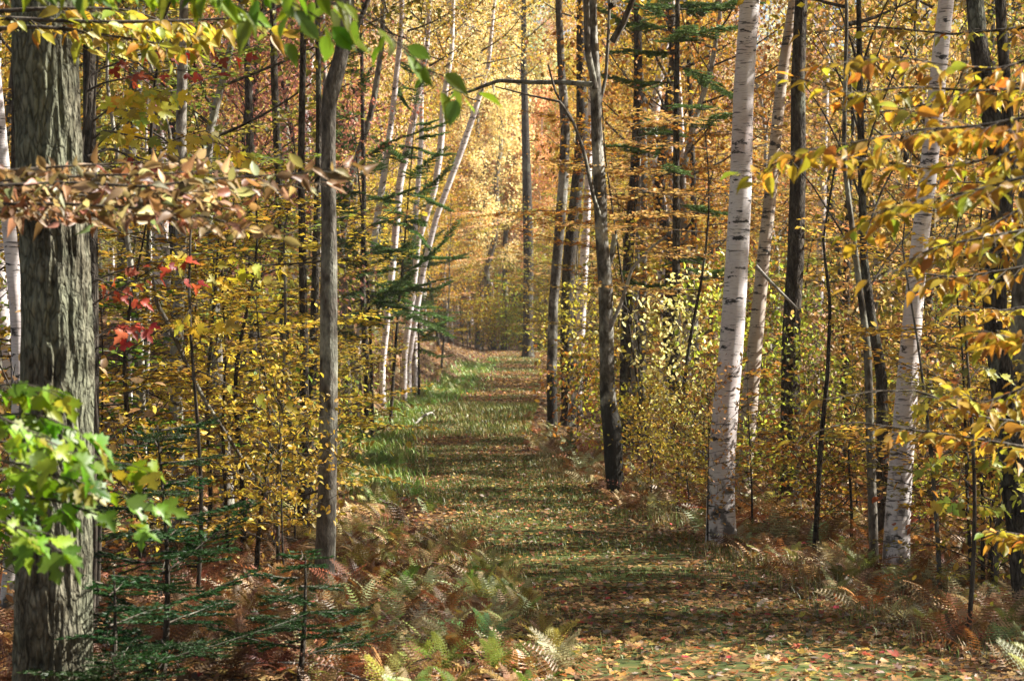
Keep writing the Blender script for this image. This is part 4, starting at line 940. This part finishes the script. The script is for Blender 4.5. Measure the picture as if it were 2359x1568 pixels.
# ------------------------------------------------------------------ grass, fallen leaves, sticks
def palette(r, n, cols, p):
    c = np.array(cols)[r.choice(len(cols), n, p=np.array(p) / sum(p))]; return np.clip(c * (1 + r.normal(0, .15, (n, 1))), .01, .9)
def grass(g, n, y0, y1, uf, hgt, wd, cols, p, r, pw=.5, patch=None):
    y = y0 + (y1 - y0) * r.random(n) ** pw; x = pcx(y) + uf(r, y, n)
    keep = np.abs(x) < .262 * y + .3
    if patch is not None: keep &= vnoise(x * patch[0], y * patch[0] * .7, 11) > patch[1]
    x, y = x[keep], y[keep]; n = len(x); z = H(x, y) + .02
    a = r.random(n) * 6.28; h = hgt * r.uniform(.4, 1.3, n); ln = h * r.uniform(.1, .9, n)
    d = np.stack([np.cos(a), np.sin(a), 0 * a], 1); s = np.stack([-np.sin(a), np.cos(a), 0 * a], 1) * (wd * (1 + y[:, None] / 25))
    b = np.stack([x, y, z], 1); m_ = b + d * (ln * .3)[:, None] + np.array([0, 0, 1]) * (h * .6)[:, None]; e = b + d * ln[:, None] + np.array([0, 0, 1]) * h[:, None]
    V = np.stack([b - s, b + s, m_ - s * .7, m_ + s * .7, e], 1).reshape(-1, 3)
    F = (np.arange(n)[:, None, None] * 5 + np.array([[0, 1, 3], [0, 3, 2], [2, 3, 4]])[None]).reshape(-1, 3)
    g.add(V, F, np.repeat(r.random(n), 3), np.repeat(palette(r, n, cols, p), 3, axis=0))
r = np.random.default_rng(8)
GC = [(.09, .15, .03), (.15, .22, .04), (.26, .30, .07), (.42, .34, .13)]
gg = Geo()
grass(gg, 80000, 9.2, 45, lambda r, y, n: r.uniform(-1.25, 1.25, n), .05, .0018, GC, [5, 4, 2, 1], r, patch=(.9, .40))
grass(gg, 26000, 45, 112, lambda r, y, n: r.uniform(-1.2, 1.2, n), .08, .003, GC, [2, 3, 2, 1.5], r, pw=.8, patch=(.6, .54))
grass(gg, 12000, 40, 52, lambda r, y, n: r.uniform(-1.5, 1.5, n), .12, .003, GC, [1, 3, 3, 3], r, pw=.8, patch=(.5, .42))
grass(gg, 14000, 9.5, 34, lambda r, y, n: -1.35 + r.normal(0, .3, n), .09, .0022, GC, [3, 3, 2.5, 3], r, patch=(1.5, .5))
grass(gg, 9000, 9.5, 34, lambda r, y, n: 1.35 + r.normal(0, .22, n), .11, .0022, [(.36, .33, .15), (.30, .2, .08), (.16, .22, .05)], [3, 3, 2], r, patch=(1.3, .4))
grass(gg, 16000, 27, 95, lambda r, y, n: -1.35 + r.normal(0, .32, n), .17, .004, [(.14, .27, .04), (.23, .38, .055), (.3, .33, .1), (.35, .28, .12)], [3, 3, 1.5, 1], r, pw=.9, patch=(.7, .38))
tag(link('grass', gg.mesh('grass', M['litter'])), 'short green grass growing through the fallen leaves on the path', 'grass', kind='stuff')

LC = [(.33, .18, .07), (.20, .105, .045), (.40, .26, .11), (.13, .07, .035), (.46, .22, .065), (.46, .34, .09), (.38, .07, .05), (.34, .26, .20)]
def litter(g, n, y0, y1, uf, sz, r, p, tpl=RHOMB, pw=.5, lift=.03, tilt=.3):
    y = y0 + (y1 - y0) * r.random(n) ** pw; x = pcx(y) + uf(r, y, n)
    k = np.abs(x) < .262 * y + .5; x, y = x[k], y[k]; n = len(x)
    P = np.stack([x, y, H(x, y) + lift + r.random(n) * .025], 1); a = r.random(n) * 6.28
    U = np.stack([np.cos(a), np.sin(a), r.normal(0, .22, n)], 1); N = np.stack([r.normal(0, tilt, n), r.normal(0, tilt, n), np.ones(n)], 1)
    leaves(g, P, U, N, sz * r.uniform(.6, 1.25, n), tpl, r.random(n), palette(r, n, LC, p))
gl = Geo(); PW = [5, 4, 3, 4, 1.6, 1.6, .8, 2]
litter(gl, 6500, 9.5, 17, lambda r, y, n: r.uniform(-1.5, 1.5, n), .05, r, PW, STAR, .7)
litter(gl, 27000, 16, 48, lambda r, y, n: r.uniform(-1.5, 1.5, n), .058, r, PW, RHOMB, .7)
litter(gl, 24000, 44, 115, lambda r, y, n: r.uniform(-1.4, 1.4, n), .095, r, PW, RHOMB, .9)
litter(gl, 46000, 9.0, 42, lambda r, y, n: r.uniform(-1, 1, n) * (3 + .28 * y), .08, r, [5, 6, 3, 6, 2, 2, .6, 2], RHOMB, .6, 0, .5)
litter(gl, 16000, 9, 19, lambda r, y, n: r.uniform(-5.5, -1.2, n), .075, r, [4, 6, 3, 7, 1.5, 1, .5, 2], STAR, .7, 0, .55)
litter(gl, 20000, 38, 110, lambda r, y, n: r.normal(0, 5, n), .12, r, [5, 4, 4, 3, 2, 2, .4, 2], RHOMB, .8, 0, .5)
tag(link('fallen_leaves', gl.mesh('fallen_leaves', M['litter'])), 'brown, tan and orange fallen leaves scattered over the path and the forest floor', 'fallen leaves', kind='stuff')
# the nearest fallen leaves, each a piece of the path
LCN = [c for c in LC]
fl = [leaf_piece('fallen_leaf', tp, c, f, M['leaf_near']) for tp, c, f in ((MAPLE, .5, 2.5), (MAPLE, -.5, 2), (BEECH, .9, 3), (MAPLE, .2, 3.5))]
for i in range(290):
    y = 9.8 + 5.2 * r.random() ** 1.2; u = r.uniform(-1.1, 1.15); x = pcx(y) + u
    if abs(x) > .245 * y: x = float(np.clip(x, -.24 * y, .24 * y))
    o = link('leaf', fl[int(r.integers(4))], path, (x, y, float(H(x, y)) + .05), jc(LCN[int(r.choice(8, p=np.array(PW) / sum(PW)))], r, .12))
    o.rotation_euler = (r.normal(0, .25), r.normal(0, .25), r.random() * 6.28); o.scale = (r.uniform(.04, .062),) * 3

# ------------------------------------------------------------------ haze in the valley of light at the end of the path
def haze(dens):
    x0, x1, y0, y1, z0, z1 = -60, 60, -20, 200, -2, 45
    V = [(x, y, z) for z in (z0, z1) for y in (y0, y1) for x in (x0, x1)]
    m, t, out = nodes('haze_air'); p = nd(t, 'ShaderNodeVolumePrincipled'); p.inputs['Color'].default_value = (.95, .94, .92, 1)
    p.inputs['Density'].default_value = dens; p.inputs['Anisotropy'].default_value = .3; t.links.new(p.outputs[0], out.inputs['Volume'])
    o = link('haze', raw_mesh('haze', V, [[0, 2, 3, 1], [4, 5, 7, 6], [0, 1, 5, 4], [2, 6, 7, 3], [0, 4, 6, 2], [1, 3, 7, 5]], m))
    tag(o, 'thin pale autumn air that lightens the far trees', 'haze', kind='stuff')
HAZE = 0.0004
if HAZE: haze(HAZE)

# fallen sticks and logs
def stick(name, label, p0, p1, r0, mat, sag=.0, group=None):
    p0 = np.array([*p0, float(H(*p0)) + r0 * .8]); p1 = np.array([*p1, float(H(*p1)) + r0 * .8])
    n = 8; s = np.linspace(0, 1, n)[:, None]; P = p0 + (p1 - p0) * s; P[:, 2] = np.maximum(P[:, 2], H(P[:, 0], P[:, 1]) + r0 * .6); P[:, 0] += .05 * np.sin(s[:, 0] * 7 + p0[0]) ; P[:, 2] += sag * np.sin(s[:, 0] * math.pi)
    Q, R = resample(P, np.linspace(r0, r0 * .6, n), 14); g = Geo(); tube(g, Q, R, 8)
    o = link(name, g.mesh(name, M[mat], True, p0), None, p0); return tag(o, label, 'stick' if r0 < .03 else 'log', group)
def gp(px, py, d): return ((px - 1179) * K * d, d)
stick('birch_stick', 'short white birch stick lying in the dark leaves at the bottom left', gp(690, 1530, 10.4), gp(770, 1540, 10.2), .02, 'birch')
stick('fallen_branch', 'bare grey branch arching over the leaves at the bottom left', gp(800, 1480, 10.3), gp(1010, 1560, 9.9), .012, 'pale', .03)
stick('fallen_branch', 'second thin grey branch lying from the spruce saplings to the left verge', gp(560, 1420, 11.5), gp(900, 1500, 10.8), .01, 'pale', .05)
stick('fallen_log', 'grey log lying on the left bank above the ditch', gp(930, 900, 46), gp(1040, 890, 50), .06, 'pale')
stick('fallen_branch', 'bleached branch tipped down the left bank', gp(960, 880, 44), gp(1010, 920, 46), .03, 'pale', .2)
for i in range(14):
    y = r.uniform(14, 30); px_ = r.choice([r.uniform(250, 720), r.uniform(1700, 2340)]); a = r.uniform(0, 3.1); L = r.uniform(.6, 2); x = (px_ - 1179) * K * y
    lab = 'dead stick on the forest floor ' + ('left of the bent trunk' if px_ < 800 else 'under the trees right of the path')
    stick('dead_stick', lab, (x, y), (x + L * math.cos(a), y + L * math.sin(a) * .6), r.uniform(.008, .02), 'pale' if i % 2 else 'dark', r.uniform(.0, .06), lab)
